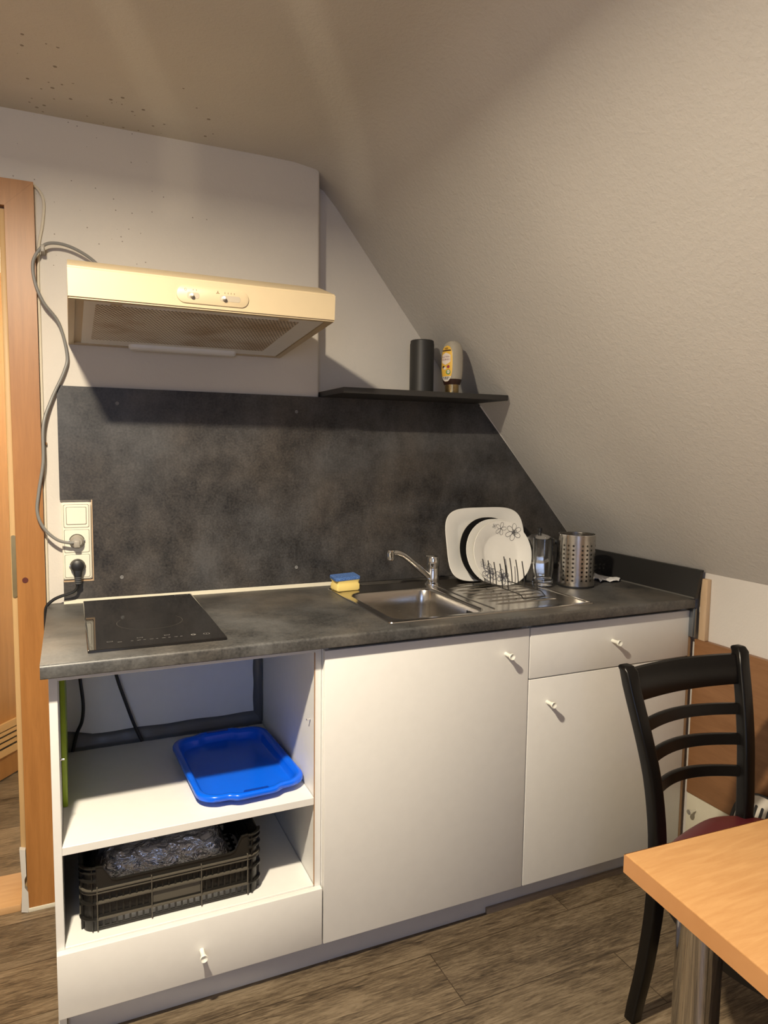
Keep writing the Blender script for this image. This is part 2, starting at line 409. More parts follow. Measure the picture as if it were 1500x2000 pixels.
struct('wall_right', bx(1.83, 1.95, -4.0, 0.2, 0, 0.953), M['knee'])
struct('wall_left', bx(-1.84, -1.72, -4.0, 0.2, 0, 2.32), M['roomwall'])
struct('wall_hall_left', bx(-1.84, -1.72, 0.2, 2.4, 0, 2.32), M['hallwall'])
bm = BM()
for a in ((-1.72, -1.12, 0, 2.32), (-0.12, 1.95, 0, 2.32), (-1.12, -0.12, 0, 0.85), (-1.12, -0.12, 2.05, 2.32)): box(bm, a[0], a[1], -4.12, -4.0, a[2], a[3])
struct('wall_front', bm, M['roomwall'])
bm = BM()
for a in ((-1.12, -1.06, 0.85, 2.05), (-0.18, -0.12, 0.85, 2.05), (-1.06, -0.18, 0.85, 0.91), (-1.06, -0.18, 1.99, 2.05)): box(bm, a[0], a[1], -4.10, -4.02, a[2], a[3], 0.004)
struct('window_1', bm, M['white'])
bm = BM(); box(bm, -1.06, -0.18, -4.065, -4.060, 0.91, 1.99); finish('pane', bm, M['glass'], bpy.data.objects['window_1'])
# hallway shell behind the door
struct('wall_hall', bx(-1.72, 1.95, 2.28, 2.4, 0, 2.5), M['hallwall'])
struct('ceiling_hall', bx(-1.72, 1.95, 0.2, 2.4, 2.32, 2.44), M['hallwall'])
struct('wall_hall_right', bx(0.35, 0.45, 0.2, 2.28, 0, 2.32), M['hallwall'])

# door frame (only its right jamb and a bit of lintel are in view)
bm = BM(); L0, L1 = -0.985, -0.017
cas = [(-0.088, -0.02), (-0.019, -0.02), (-0.017, -0.018), (-0.017, 0.012), (-0.088, 0.012)]
# mitred casing: right jamb and lintel
def mitre(bm, inner, outer, zin, zout, y0, y1):
    prism(bm, [(inner, 0.0), (outer, 0.0), (outer, zout), (inner, zin)], 1, y0, y1)
mitre(bm, -0.086, -0.017, 1.935, 2.003, -0.020, 0.0115)
d1 = struct('door_1', bm, M['casing'], origin=(-0.05, 0.0, 0))
bm = BM(); prism(bm, [(-0.986, 2.003), (-0.0172, 2.003), (-0.0862, 1.935), (-0.918, 1.935)], 1, -0.020, 0.0115); finish('lintel_casing', bm, M['casing'], d1)
bm = BM(); prism(bm, [(-0.986, 0.0), (-0.918, 0.0), (-0.918, 1.9348), (-0.986, 2.0028)], 1, -0.020, 0.0115); finish('left_casing', bm, M['casing'], d1)
bm = BM(); box(bm, -0.1005, -0.0865, -0.006, 0.19, 0, 1.93, 0.003); box(bm, -0.918, -0.904, -0.006, 0.19, 0, 1.93, 0.003); box(bm, -0.904, -0.1006, -0.006, 0.19, 1.914, 1.93, 0.002)
islands('jamb_lining', bm, M['jamb'], d1)
bm = BM(); prism(bm, rrect(0.011, 0.172, 0.005, 4, -0.0925, 0.988), 1, -0.0085, -0.004); finish('strike_plate', bm, M['brass'], d1)
bm = BM(); lathe(bm, [(0.0075, 0), (0.0075, 0.0012), (0.0, 0.0012)], (-0.066, -0.0202, 0.951), (0, -1, 0), 20); finish('wood_plug', bm, plain('plug_brown', (0.10, 0.02, 0.012), 0.5), d1)
bm = BM()
prism(bm, [(-0.103, 0.005), (-0.086, 0.0), (-0.0835, 0.012), (-0.0845, 0.06), (-0.0925, 0.075), (-0.0925, 0.10), (-0.088, 0.11), (-0.088, 0.185), (-0.103, 0.19), (-0.099, 0.09)], 1, -0.0225, -0.0065); finish('torn_tape', bm, M['paper'], d1)
bm = BM(); box(bm, -0.085, -0.017, -0.0235, -0.0205, 0.0, 0.012, 0.001); finish('floor_sealant', bm, M['sealant'], d1)
struct('trim_1', bx(-0.904, -0.1035, -0.01, 0.16, 0.0, 0.022, bev=0.003), wood('threshold_wood', (0.52, 0.30, 0.13), (0.62, 0.38, 0.18), (0.8, 9, 9), 0.45))

# second door leaf standing open in the hallway
A = Vector((-0.75, 0.203, 0)); dirv = Vector((0.618, 0.786, 0)).normalized(); nrm = Vector((dirv.y, -dirv.x, 0))
def leafbox(bm, s0, s1, t0, t1, z0, z1, bev=0):
    b2 = BM(); box(b2, s0, s1, t0, t1, z0, z1, bev)
    for v in b2.verts: v.co = A + dirv * v.co.x + nrm * v.co.y + Vector((0, 0, v.co.z))
    me = bpy.data.meshes.new('tmp'); b2.to_mesh(me); b2.free(); bm.from_mesh(me); bpy.data.meshes.remove(me)
bm = BM(); leafbox(bm, 0.1, 1.0, -0.04, 0.0, 0.008, 1.965, 0.003)
d2 = struct('door_2', bm, M['leaf'])
bm = BM()
leafbox(bm, 0.35, 0.98, 0.0, 0.012, 0.205, 0.232); leafbox(bm, 0.35, 0.98, 0.0, 0.012, 0.103, 0.128)
for i in range(3): leafbox(bm, 0.36, 0.97, 0.0, 0.011, 0.140 + i * 0.023, 0.153 + i * 0.023)
finish('vent_grille', bm, M['vent'], d2)
bm = BM(); leafbox(bm, 0.36, 0.97, 0.0, 0.003, 0.128, 0.205); finish('vent_opening', bm, M['black'], d2)

# wainscot on the knee wall and the cream board under it
bm = BM(); box(bm, 1.812, 1.830, -3.9, -0.585, 0.250, 0.745, 0.002); struct('trim_2', bm, M['wainscot'])
bm = BM(); box(bm, 1.8155, 1.830, -3.9, -0.585, 0.0, 0.2495, 0.002); t3 = struct('trim_3', bm, M['cream'])
bm = BM(); lathe(bm, [(0.0035, 0), (0.0035, 0.022), (0.008, 0.024), (0.008, 0.03), (0.0, 0.031)], (1.8155, -0.622, 0.205), (-1, 0, 0), 14); finish('bolt', bm, M['chrome'], t3)

# ================================================================== BACKSPLASH
XE = [(1.3715, 1.481), (1.7705, 1.021), (1.797, 0.990)]
pts = [(0.0245, 1.1665), (0.0245, 1.481), (1.3715, 1.481), (1.7705, 1.021), (1.7955, 0.991), (1.7955, 0.8765), (0.0285, 0.8765), (0.0285, 0.9375), (0.1075, 0.9375), (0.1075, 1.1665)]
bm = BM(); prism(bm, pts, 1, 0.0, 0.0118)
bs = finish('backsplash', bm, M['splash']); tag(bs, 'large dark concrete-look splashback panel on the wall between worktop and hood', 'splashback')
for x, z in ((0.179, 1.438), (0.7055, 1.432), (0.706, 0.939), (0.182, 0.940)):
    bm = BM(); lathe(bm, [(0.0052, 0), (0.0052, 0.0012), (0.0038, 0.0016), (0.0030, 0.0002), (0, 0.0001)], (x, -0.0001, z), (0, -1, 0), 18); finish('screw', bm, M['screw'], bs)
bm = BM(); box(bm, 0.1050, 0.1074, -0.0003, 0.0116, 0.9377, 1.1664); box(bm, 0.0290, 0.1074, -0.0003, 0.0116, 0.9352, 0.9385)
finish('cut_edge', bm, M['rawwood'], bs)
bm = BM(); tube(bm, [(x + 0.003, -0.0015, z + 0.003) for x, z in [(1.374, 1.474), (1.50, 1.332), (1.64, 1.172), (1.7705, 1.021), (1.788, 1.001)]], 0.0045, 8, 4); finish('trim_4', bm, M['caulk'], kind='structure')
bm = BM(); prism(bm, [(-0.0135, 0.8752), (-0.002, 0.8835), (0.0005, 0.8845), (0.0005, 0.8752)], 0, 0.028, 0.90); finish('trim_5', bm, M['sealant'], kind='structure')

# ================================================================== SOCKET PANEL
sp = thing('socket_panel', 'cream triple wall plate with rocker switch above two power sockets, left of splashback', 'socket', (0.0655, 0.0, 0.943))
bm = BM()
def plate(bm, cx, cz, w_, h_, r, y0, y1, ins=0.0015, mi=0):
    loops = [[(x, y0, z) for x, z in rrect(w_, h_, r, 5, cx, cz)], [(x, y1 + ins, z) for x, z in rrect(w_, h_, r, 5, cx, cz)], [(x, y1, z) for x, z in rrect(w_ - 2 * ins, h_ - 2 * ins, r, 5, cx, cz)]]
    return loft(bm, loops, mi=mi)
plate(bm, 0.0655, 1.0505, 0.0755, 0.2175, 0.006, 0.0118, -0.0035, 0.003); finish('frame', bm, M['socket'], sp)
for zc, nm in ((1.121, 'switch_insert'), (1.0505, 'socket_insert'), (0.980, 'socket_insert')):
    bm = BM(); plate(bm, 0.0655, zc, 0.0655, 0.0655, 0.004, -0.0030, -0.0038, 0.0004); g = finish('gap_line', bm, M['socketline'], sp)
    bm = BM(); plate(bm, 0.0655, zc, 0.0635, 0.0635, 0.004, -0.0030, -0.0050, 0.0010); ins = finish(nm, bm, M['socket'], sp)
    if nm == 'switch_insert':
        bm = BM(); plate(bm, 0.0655, zc + 0.001, 0.0525, 0.0495, 0.003, -0.0049, -0.0054, 0.0002); finish('rocker_gap', bm, M['socketline'], ins)
        bm = BM(); plate(bm, 0.0655, zc + 0.001, 0.0505, 0.0475, 0.003, -0.0050, -0.0080, 0.0012); finish('rocker', bm, M['socket'], ins)
    else:
        bm = BM(); lathe(bm, [(0.0205, 0), (0.0205, 0.0012), (0.019, 0.0012), (0.0188, 0.0006), (0, 0.0006)], (0.0655, -0.0049, zc), (0, -1, 0), 32); finish('socket_ring', bm, M['socketline'], ins)
        bm = BM()
        for s in (-1, 1): box(bm, 0.0655 + s * 0.0195 - 0.002, 0.0655 + s * 0.0195 + 0.002, -0.0085, -0.005, zc - 0.004, zc + 0.004, 0.0008)
        islands('earth_clip', bm, M['chrome'], ins)

# grey hood cord with its plug
hc = thing('hood_cord', 'grey mains cord looping down the wall from the extractor hood to the middle socket', 'cord', (0.056, -0.02, 1.05))
pts = [(0.19, -0.03, 1.72), (0.150, -0.025, 1.790), (0.119, -0.022, 1.823), (0.075, -0.022, 1.846), (0.034, -0.024, 1.853), (0.003, -0.026, 1.842), (-0.022, -0.029, 1.800), (-0.020, -0.029, 1.747), (-0.001, -0.025, 1.696), (0.035, -0.012, 1.646), (0.053, -0.004, 1.566), (0.045, -0.006, 1.520), (0.011, -0.010, 1.441), (-0.010, -0.024, 1.372), (-0.013, -0.028, 1.275), (-0.026, -0.030, 1.192), (-0.031, -0.031, 1.137), (-0.017, -0.031, 1.094), (0.014, -0.031, 1.061), (0.046, -0.032, 1.050), (0.0655, -0.031, 1.052)]
bm = BM(); tube(bm, pts, 0.0042, 10, 8); finish('cable', bm, M['greycable'], hc)
bm = BM(); lathe(bm, [(0.0185, 0), (0.0185, 0.010), (0.0165, 0.019), (0.0125, 0.0235), (0.0, 0.025)], (0.0655, -0.0065, 1.0505), (0, -1, 0), 28)
box(bm, 0.057, 0.073, -0.037, -0.026, 1.036, 1.056, 0.003); pg = finish('plug', bm, M['greyplug'], hc)
for (x, y, z) in ((-0.001, -0.028, 1.836),):
    bm = BM(); box(bm, x - 0.003, x + 0.007, y - 0.006, 0.0118, z - 0.011, z + 0.008, 0.002); finish('cable_clip', bm, M['greyplug'], hc)

# black cord and plug
bc = thing('power_cord', 'black mains cord with angled plug in the lowest socket, dropping behind the worktop end', 'cord', (0.0655, -0.02, 0.98))
bm = BM(); tube(bm, [(0.0655, -0.027, 0.975), (0.064, -0.027, 0.93), (0.058, -0.027, 0.915), (0.044, -0.025, 0.907), (0.020, -0.022, 0.900), (0.000, -0.020, 0.890), (-0.0165, -0.020, 0.872), (-0.0195, -0.020, 0.84), (-0.0195, -0.020, 0.78)], 0.0043, 10, 8); finish('cable', bm, M['blackcable'], bc)
bm = BM(); lathe(bm, [(0.0190, 0), (0.0190, 0.016), (0.0165, 0.024), (0.009, 0.0275), (0.0, 0.028)], (0.0655, -0.0065, 0.982), (0, -1, 0), 28)
loft(bm, [[(0.0655 + a * 0.0130, -0.024 + b * 0.0085, 0.974) for a, b in rrect(2, 2, 0.6, 3)], [(0.0655 + a * 0.0098, -0.026 + b * 0.0080, 0.955) for a, b in rrect(2, 2, 0.6, 3)], [(0.0655 + a * 0.0075, -0.027 + b * 0.0070, 0.932) for a, b in rrect(2, 2, 0.6, 3)]])
pg = finish('plug', bm, M['black'], bc)
bm = BM()
for i in range(4): loft(bm, [[(0.0655 + a * 0.0088, -0.0268 + b * 0.0082, 0.9345 + i * 0.0052 + dz) for a, b in rrect(2, 2, 0.6, 3)] for dz in (0, 0.0026)])
finish('strain_relief', bm, plain('strain_grey', (0.10, 0.10, 0.10), 0.4), pg)

# pale thin cable beside the door casing
wc = thing('wall_cable', 'thin cream cable running over the door casing corner and down the wall', 'cable', (-0.01, 0.006, 0.89))
bm = BM(); tube(bm, [(-0.16, 0.006, 2.008), (-0.095, 0.006, 2.0075), (-0.048, 0.006, 2.0085), (-0.018, 0.006, 2.0035), (0.000, 0.006, 1.984), (0.006, 0.006, 1.956), (0.001, 0.006, 1.903), (-0.009, 0.006, 1.848), (-0.0125, 0.006, 1.769), (-0.0125, 0.006, 1.661), (-0.0125, 0.006, 1.47), (-0.0125, 0.006, 1.317), (-0.0128, 0.006, 1.134), (-0.013, 0.006, 0.889), (-0.013, 0.007, 0.80)], 0.0036, 8, 6); finish('cable_run', bm, M['whitecable'], wc)
bm = BM(); box(bm, -0.0165, -0.003, 0.0, 0.0118, 1.318, 1.326, 0.001); finish('cable_clip', bm, plain('clip_brown', (0.25, 0.14, 0.06), 0.5), wc)

# ================================================================== EXTRACTOR HOOD
hd = thing('extractor_hood', 'cream slimline extractor hood with slider switches on the chimney breast', 'hood', (0.355, 0.012, 1.59))
X0, X1, YF = 0.057, 0.655, -0.48
bm = BM()
# body: front skirt and sides as one folded sheet with a chamfered top
lo = [(X0, 0.0115, 1.595), (X1, 0.0115, 1.595), (X1, YF, 1.630), (X0, YF, 1.630)]
mid_ = [(X0, 0.0115, 1.694), (X1, 0.0115, 1.694), (X1 + 0.002, YF, 1.694), (X0, YF, 1.696)]
tp = [(X0 + 0.001, 0.0115, 1.732), (X1 - 0.014, 0.0115, 1.732), (X1 - 0.014, YF + 0.075, 1.724), (X0 + 0.001, YF + 0.075, 1.7255)]
V = [[bm.verts.new(p) for p in l] for l in (lo, mid_, tp)]
for i in range(2):
    for k in range(4): bm.faces.new((V[i][k], V[i][(k + 1) % 4], V[i + 1][(k + 1) % 4], V[i + 1][k]))
bm.faces.new(V[2])
# underside rim around the recessed panel
ins = [(X0 + 0.014, -0.004, 1.596), (X1 - 0.016, -0.004, 1.596), (X1 - 0.016, YF + 0.018, 1.6295), (X0 + 0.014, YF + 0.018, 1.6295)]
ins2 = [(a, b, c + 0.006) for a, b, c in ins]
I1 = [bm.verts.new(p) for p in ins]; I2 = [bm.verts.new(p) for p in ins2]
for k in range(4):
    bm.faces.new((V[0][k], I1[k], I1[(k + 1) % 4], V[0][(k + 1) % 4])); bm.faces.new((I1[k], I2[k], I2[(k + 1) % 4], I1[(k + 1) % 4]))
bm.faces.new(I2)
bmesh.ops.recalc_face_normals(bm, faces=bm.faces[:])
bmesh.ops.bevel(bm, geom=[e for e in bm.edges if all(v in V[1] or v in V[0] for v in e.verts) and abs(e.verts[0].co.z - e.verts[1].co.z) < 0.04 and e.verts[0].co.y < -0.4 and e.verts[1].co.y < -0.4], offset=0.0035, segments=3, affect='EDGES')
finish('housing', bm, M['hood'], hd, angle=30)
def und(x, y, dz=0): # point on the underside
    t = (y + 0.004) / (YF + 0.022); return Vector((x, y, 1.6015 + (1.6350 - 1.6015) * t + dz))
def undslab(bm, x0, x1, y0, y1, d0, d1):
    loops = [[und(x0, y0, d), und(x1, y0, d), und(x1, y1, d), und(x0, y1, d)] for d in (d0, d1)]
    return loft(bm, loops)
bm = BM(); undslab(bm, X0 + 0.032, X1 - 0.02, -0.010, -0.455, -0.004, 0.0); fp = finish('filter_panel', bm, M['hoodgrey'], hd)
bm = BM(); undslab(bm, 0.113, 0.578, -0.075, -0.438, -0.0052, -0.004); finish('grease_filter', bm, M['filter'], fp)
bm = BM()
for x in (0.155, 0.535): undslab(bm, x - 0.012, x + 0.012, -0.442, -0.452, -0.0058, -0.004)
islands('latch', bm, M['hood'], fp)
bm = BM(); loft(bm, [[und(0.36 + x, -0.028 + y, d) for x, y in rrect(0.30 - i, 0.030 - i, 0.0145 - i / 2, 6)] for d, i in ((-0.004, 0), (-0.012, 0.001), (-0.0165, 0.010))]); finish('light_cover', bm, M['hoodgrey'], fp)
bm = BM()
def hf(x, z, d): # point on the hood front, leaning with it
    return Vector((x, YF - d, z))
loft(bm, [[hf(0.3605 + x, 1.6605 + z, d) for x, z in rrect(0.163 - i, 0.039 - i, 0.0190 - i / 2, 8)] for d, i in ((0.0, 0), (0.0026, 0.0008), (0.0032, 0.003))]); cp = finish('control_plate', bm, M['hood'], hd)
for (xc, w_, kx) in ((0.3155, 0.027, 0.3115), (0.3985, 0.047, 0.3835)):
    bm = BM(); loft(bm, [[hf(xc + x, 1.6585 + z, d) for x, z in rrect(w_ - i, 0.0135 - i, 0.005 - i / 2, 5)] for d, i in ((0.0034, 0), (0.0037, 0.0005))]); sl = finish('slider_slot', bm, plain('slot_shadow', (0.42, 0.36, 0.27), 0.5), cp)
    bm = BM(); lathe(bm, [(0.0048, 0), (0.0044, 0.009), (0.003, 0.0115), (0, 0.012)], (kx, YF - 0.0036, 1.6580), (0, -1, 0), 18); finish('slider_knob', bm, M['knob'], sl)
bm = BM()
def mark(bm, x0, x1, z0, z1): loft(bm, [[(x0, y, z0), (x1, y, z0), (x1, y, z1), (x0, y, z1)] for y in (YF - 0.0030, YF - 0.0036)])
SYM = plain('symbol_brown', (0.22, 0.15, 0.08), 0.6)
for x in (0.3155, 0.3225): mark(bm, x - 0.0005, x + 0.0005, 1.6695, 1.6725)
for i in range(4): mark(bm, 0.3865 + i * 0.0072 - 0.0006, 0.3865 + i * 0.0072 + 0.0006, 1.6690, 1.6725)
islands('tick_mark', bm, SYM, cp)
bm = BM(); lathe(bm, [(0.0026, 0.0030), (0.0026, 0.0036), (0.0020, 0.0036), (0.0020, 0.0030)], (0.2985, YF, 1.6705), (0, -1, 0), 20, cap0=False, cap1=False); finish('light_symbol', bm, SYM, cp)
bm = BM()
fan = [(0.3705 + (0.0012 + 0.0030 * max(0, math.cos(1.5 * (R(q) - R(90)))) ** 2) * math.cos(R(q)), 1.6700 + (0.0012 + 0.0030 * max(0, math.cos(1.5 * (R(q) - R(90)))) ** 2) * math.sin(R(q))) for q in range(0, 360, 10)]
fan = [(0.3705 + (0.0011 + 0.0031 * math.cos(1.5 * (R(q) - R(90))) ** 4) * math.cos(R(q)), 1.6700 + (0.0011 + 0.0031 * math.cos(1.5 * (R(q) - R(90))) ** 4) * math.sin(R(q))) for q in range(0, 360, 10)]
prism(bm, fan, 1, YF - 0.0036, YF - 0.0030); finish('fan_symbol', bm, SYM, cp)

# ================================================================== SHELF AND WHAT STANDS ON IT
bm = BM(); prism(bm, [(0.787, 0.0985), (0.787, -0.200), (slopex(1.493) - 0.004, -0.200), (slopex(1.493) - 0.004, 0.0985)], 2, 1.4815, 1.4985)
bmesh.ops.bevel(bm, geom=bm.edges[:], offset=0.001, segments=1, affect='EDGES')
tag(finish('wall_shelf', bm, M['shelf']), 'short dark wall shelf wedged between chimney breast and sloping ceiling', 'shelf')
bm = BM(); lathe(bm, [(0.038, 0), (0.0405, 0.003), (0.0405, 0.170), (0.0400, 0.1735), (0.0395, 0.1735), (0.0390, 0.182), (0.036, 0.1845), (0, 0.1848)], (1.142, -0.002, 1.4985), (0, 0, 1), 40)
tag(finish('canister', bm, M['canister']), 'dark grey cylindrical canister standing on the wall shelf', 'canister')
# squeeze bottle, cap down, yellow label
hb = thing('honey_bottle', 'upside-down clear squeeze honey bottle with yellow label and gold cap on shelf', 'bottle', (1.176, -0.150, 1.4985))
bc0 = Vector((1.176, -0.150, 1.4985)); byaw = R(-74)
bw, bd = 0.0330, 0.0300
def brad(t):  # outline of the body along its height 0..1
    tab = [(0, 0.84), (0.10, 0.93), (0.3, 1.0), (0.6, 1.0), (0.8, 0.93), (0.92, 0.76), (0.98, 0.55), (1.0, 0.40)]
    for (a, x), (b, y) in zip(tab, tab[1:]):
        if a <= t <= b: return x + (y - x) * (t - a) / (b - a)
    return 0.4
BZ0, BZ1 = 0.038, 0.165
def bpt(ang, z, off=0.0):
    t = (z - BZ0) / (BZ1 - BZ0); k = brad(min(max(t, 0), 1))
    c, s = math.cos(ang), math.sin(ang); e = 2 / 2.5
    x = (bw * k + off) * math.copysign(abs(c) ** e, c); y = (bd * k + off) * math.copysign(abs(s) ** e, s)
    return bc0 + Vector((x * math.cos(byaw) - y * math.sin(byaw), x * math.sin(byaw) + y * math.cos(byaw), z))
bm = BM(); loft(bm, [[bpt(2 * math.pi * k / 40, BZ0 + (BZ1 - BZ0) * i / 22) for k in range(40)] for i in range(23)])
loft(bm, [[bpt(2 * math.pi * k / 40, BZ0 + 0.001 + (BZ1 - BZ0 - 0.002) * i / 22, -0.0012) for k in range(40)][::-1] for i in range(23)])
for f in bm.faces[len(bm.faces) // 2:]: f.normal_flip()
bb = finish('bottle_body', bm, M['pet'], hb)
bm = BM(); loft(bm, [[bpt(2 * math.pi * k / 40, BZ0 + dz, o) for k in range(40)] for dz, o in ((-0.010, -0.003), (0.0, 0.0006), (0.006, 0.0008), (0.007, 0.0002))]); finish('collar', bm, M['browncap'], hb)
bm = BM(); lathe(bm, [(0.0215, 0), (0.0220, 0.002), (0.0220, 0.027), (0.0225, 0.029)], bc0, (0, 0, 1), 36); finish('cap', bm, M['gold'], hb)
LA, LB, LH = -math.pi / 2, 0.0, 0.057; LZ = 0.093
def lpt(u, v, off):   # u in metres across, v in metres up, on the label face
    return bpt(-math.pi / 2 + u / 0.030 * 0.93, LZ + v, off)
def lpatch(bm, fn, v0, v1, off, nv=16, nu=10):
    rows = []
    for i in range(nv + 1):
        v = v0 + (v1 - v0) * i / nv; h = fn(v)
        rows.append([bm.verts.new(lpt(-h[1] + (h[0] + h[1]) * k / nu if isinstance(h, tuple) else -h + 2 * h * k / nu, v, off)) for k in range(nu + 1)])
    for a, b in zip(rows, rows[1:]):
        for k in range(nu): bm.faces.new((a[k], a[k + 1], b[k + 1], b[k]))
    return bm
bm = BM(); lpatch(bm, lambda v: max(0.0008, 0.0235 * (1 - min(1, abs(v / 0.0565)) ** 3.2) ** 0.5), -0.0560, 0.0565, 0.0006, 30); lb = finish('label', bm, M['labelyellow'], hb)
bm = BM(); lpatch(bm, lambda v: max(0.0008, 0.0225 * (1 - min(1, abs(v / 0.0560)) ** 3.2) ** 0.5), -0.0555, -0.040, 0.0009); finish('barcode_field', bm, M['labelwhite'], lb)
bm = BM()
for i in range(13):
    u = -0.0125 + i * 0.0021; wdt = random.choice((0.0003, 0.0005, 0.0008))
    r0 = []
    for v in (-0.050 if abs(u) < 0.008 else -0.046, -0.041): r0.append([bm.verts.new(lpt(u + s * wdt, v, 0.0012)) for s in (-1, 1)])
    bm.faces.new((r0[0][0], r0[0][1], r0[1][1], r0[1][0]))
finish('barcode', bm, M['labelbrown'], lb)
bm = BM(); lpatch(bm, lambda v: 0.0155 if 0.004 < v < 0.026 else 0.0155 * max(0.04, (1 - (max(v - 0.026, 0.004 - v)) / 0.008)), -0.004, 0.034, 0.0009); finish('label_hexagon', bm, M['labelcream'], lb)
bm = BM(); lpatch(bm, lambda v: 0.016, 0.0385, 0.0425, 0.0010, 3); finish('label_band', bm, M['labelbrown'], lb)
bm = BM(); lpatch(bm, lambda v: 0.0055 * math.sqrt(max(0.02, 1 - ((v - 0.047) / 0.003) ** 2)), 0.0442, 0.0498, 0.0010, 6); finish('label_emblem', bm, plain('emblem_olive', (0.30, 0.16, 0.03), 0.5), lb)
def disc(cu, cv, r, off, mat, name):
    bm = BM(); lpatch(bm, lambda v: (cu + r * math.sqrt(max(0.003, 1 - ((v - cv) / r) ** 2)), -(cu - r * math.sqrt(max(0.003, 1 - ((v - cv) / r) ** 2)))), cv - r * 0.999, cv + r * 0.999, off, 10, 6)
    finish(name, bm, mat, lb)
disc(0.0085, -0.0270, 0.0080, 0.0010, M['labelgreen'], 'label_badge'); disc(0.0085, -0.0262, 0.0055, 0.0012, M['labelcream'], 'label_badge_centre')
disc(-0.0065, -0.0110, 0.0045, 0.0010, M['labelbrown'], 'label_berry'); disc(0.0085, -0.0105, 0.0050, 0.0010, M['labelred'], 'label_berry')
disc(-0.0020, -0.0150, 0.0040, 0.0011, M['labelcream'], 'label_blossom')
def text_mesh(body, size):
    cu = bpy.data.curves.new('t', 'FONT'); cu.body = body; cu.size = size; cu.align_x = 'CENTER'; cu.align_y = 'CENTER'; cu.resolution_u = 3
    o = bpy.data.objects.new('t', cu); COL.objects.link(o); dg = bpy.context.evaluated_depsgraph_get(); dg.update()
    me = bpy.data.meshes.new_from_object(o.evaluated_get(dg)); bpy.data.objects.remove(o); bpy.data.curves.remove(cu); return me
def label_text(body, size, cu, cv, off, mat, name):
    me = text_mesh(body, size); bm = BM(); bm.from_mesh(me); bpy.data.meshes.remove(me)
    for v in bm.verts: v.co = lpt(cu + v.co.x, cv + v.co.y, off)
    finish(name, bm, mat, lb, smooth=False)
label_text('BLÜTEN', 0.0070, 0, 0.0205, 0.0014, plain('print_mauve', (0.28, 0.12, 0.12), 0.5), 'label_text')
label_text('HONIG', 0.0080, 0, 0.0120, 0.0014, plain('print_mauve', (0.28, 0.12, 0.12), 0.5), 'label_text')
label_text('BIO', 0.0060, 0.0085, -0.0262, 0.0016, M['labelgreen'], 'label_text')

# ================================================================== BASE CABINETS
W = 0.6; YB = -0.5560; YD = -0.5740; ZT = 0.8448; ZB = 0.0825
def knob(parent, x, z, y=YD):
    bm = BM(); lathe(bm, [(0.0056, 0.0), (0.0052, 0.010), (0.0056, 0.020), (0.0085, 0.0275), (0.0090, 0.0310), (0.0082, 0.0322), (0.0068, 0.0312), (0.003, 0.0285), (0.0, 0.0280)], (x, y, z), (0, -1, 0), 26)
    return finish('knob', bm, M['knob'], parent)
# open cabinet under the hob
c1 = thing('base_cabinet', 'open white base cabinet under the hob with shelf and bottom drawer', 'cabinet', (0.3, -0.3, 0), 'kitchen base units')
for x0, x1 in ((0.0, 0.0165), (0.5835, 0.5995)):
    bm = BM(); box(bm, x0, x1, YB, 0.0, ZB if x0 else 0.0, ZT, 0.0008, 1); finish('side_panel', bm, M['whitein'], c1)
bm = BM(); box(bm, 0.5822, 0.5838, YB - 0.0002, YB + 0.004, 0.232, 0.826); finish('raw_edge', bm, plain('chipboard_edge', (0.42, 0.24, 0.12), 0.7), c1)
bm = BM(); box(bm, 0.0167, 0.5820, YB, -0.031, 0.4420, 0.4605, 0.0008, 1); finish('shelf_board', bm, M['white'], c1)
bm = BM(); box(bm, 0.0167, 0.5820, YB, -0.031, 0.2150, 0.2335, 0.0008, 1); finish('bottom_board', bm, M['white'], c1)
bm = BM(); box(bm, 0.0167, 0.5820, -0.0305, -0.024, 0.10, ZT - 0.002); finish('rear_panel', bm, M['rear'], c1)
bm = BM(); box(bm, 0.0167, 0.5834, YB, YB + 0.06, 0.8270, ZT - 0.0003, 0.0008, 1); finish('top_rail', bm, M['white'], c1)
bm = BM(); box(bm, 0.0005, 0.5985, YD, YB - 0.0005, ZB + 0.0005, 0.2300, 0.0012, 2); dr = finish('drawer_front', bm, M['white'], c1); knob(dr, 0.304, 0.155)
bm = BM(); box(bm, 0.030, 0.57, YB, -0.08, 0.10, 0.205); finish('drawer_box', bm, M['whitein'], c1)
for x, z, s in ((0.0167, 0.642, 1), (0.5820, 0.648, -1)):
    bm = BM(); lathe(bm, [(0.0024, 0), (0.0024, 0.009), (0.0, 0.0092)], (x, -0.522, z), (s, 0, 0), 12); finish('shelf_pin', bm, M['chrome'], c1)
# tape around the rear panel
bm = BM(); random.seed(3)
n = 60; rows = []
for i in range(n + 1):
    x = 0.018 + 0.562 * i / n; wv = 0.0012 * math.sin(i * 0.9) + random.uniform(-0.0010, 0.0010); h = 0.036 + 0.0012 * math.sin(i * 0.37) + (0.018 * (1 - i / 8) if i < 8 else 0)
    rows.append([bm.verts.new(p) for p in ((x, -0.052 + wv * 0.6, 0.4612), (x, -0.045, 0.4640), (x, -0.0405 + wv * 0.4, 0.470), (x, -0.0385 + wv * 0.3, 0.4605 + h * 0.62), (x, -0.0330, 0.4605 + h), (x, -0.0312, 0.4605 + h + 0.0015), (x, -0.0310, 0.4607))])
for a, b in zip(rows, rows[1:]):
    for k in range(6): bm.faces.new((a[k], b[k], b[k + 1], a[k + 1]))
rows = []
for i in range(31):
    z = 0.470 + 0.356 * i / 30; wv = 0.001 * math.sin(i * 0.8)
    rows.append([bm.verts.new(p) for p in ((0.5575 + wv, -0.0312, z), (0.5585 + wv, -0.0335, z), (0.570, -0.0375 - abs(wv) * 0.5, z), (0.5800, -0.044, z), (0.5818, -0.052 + wv, z))])
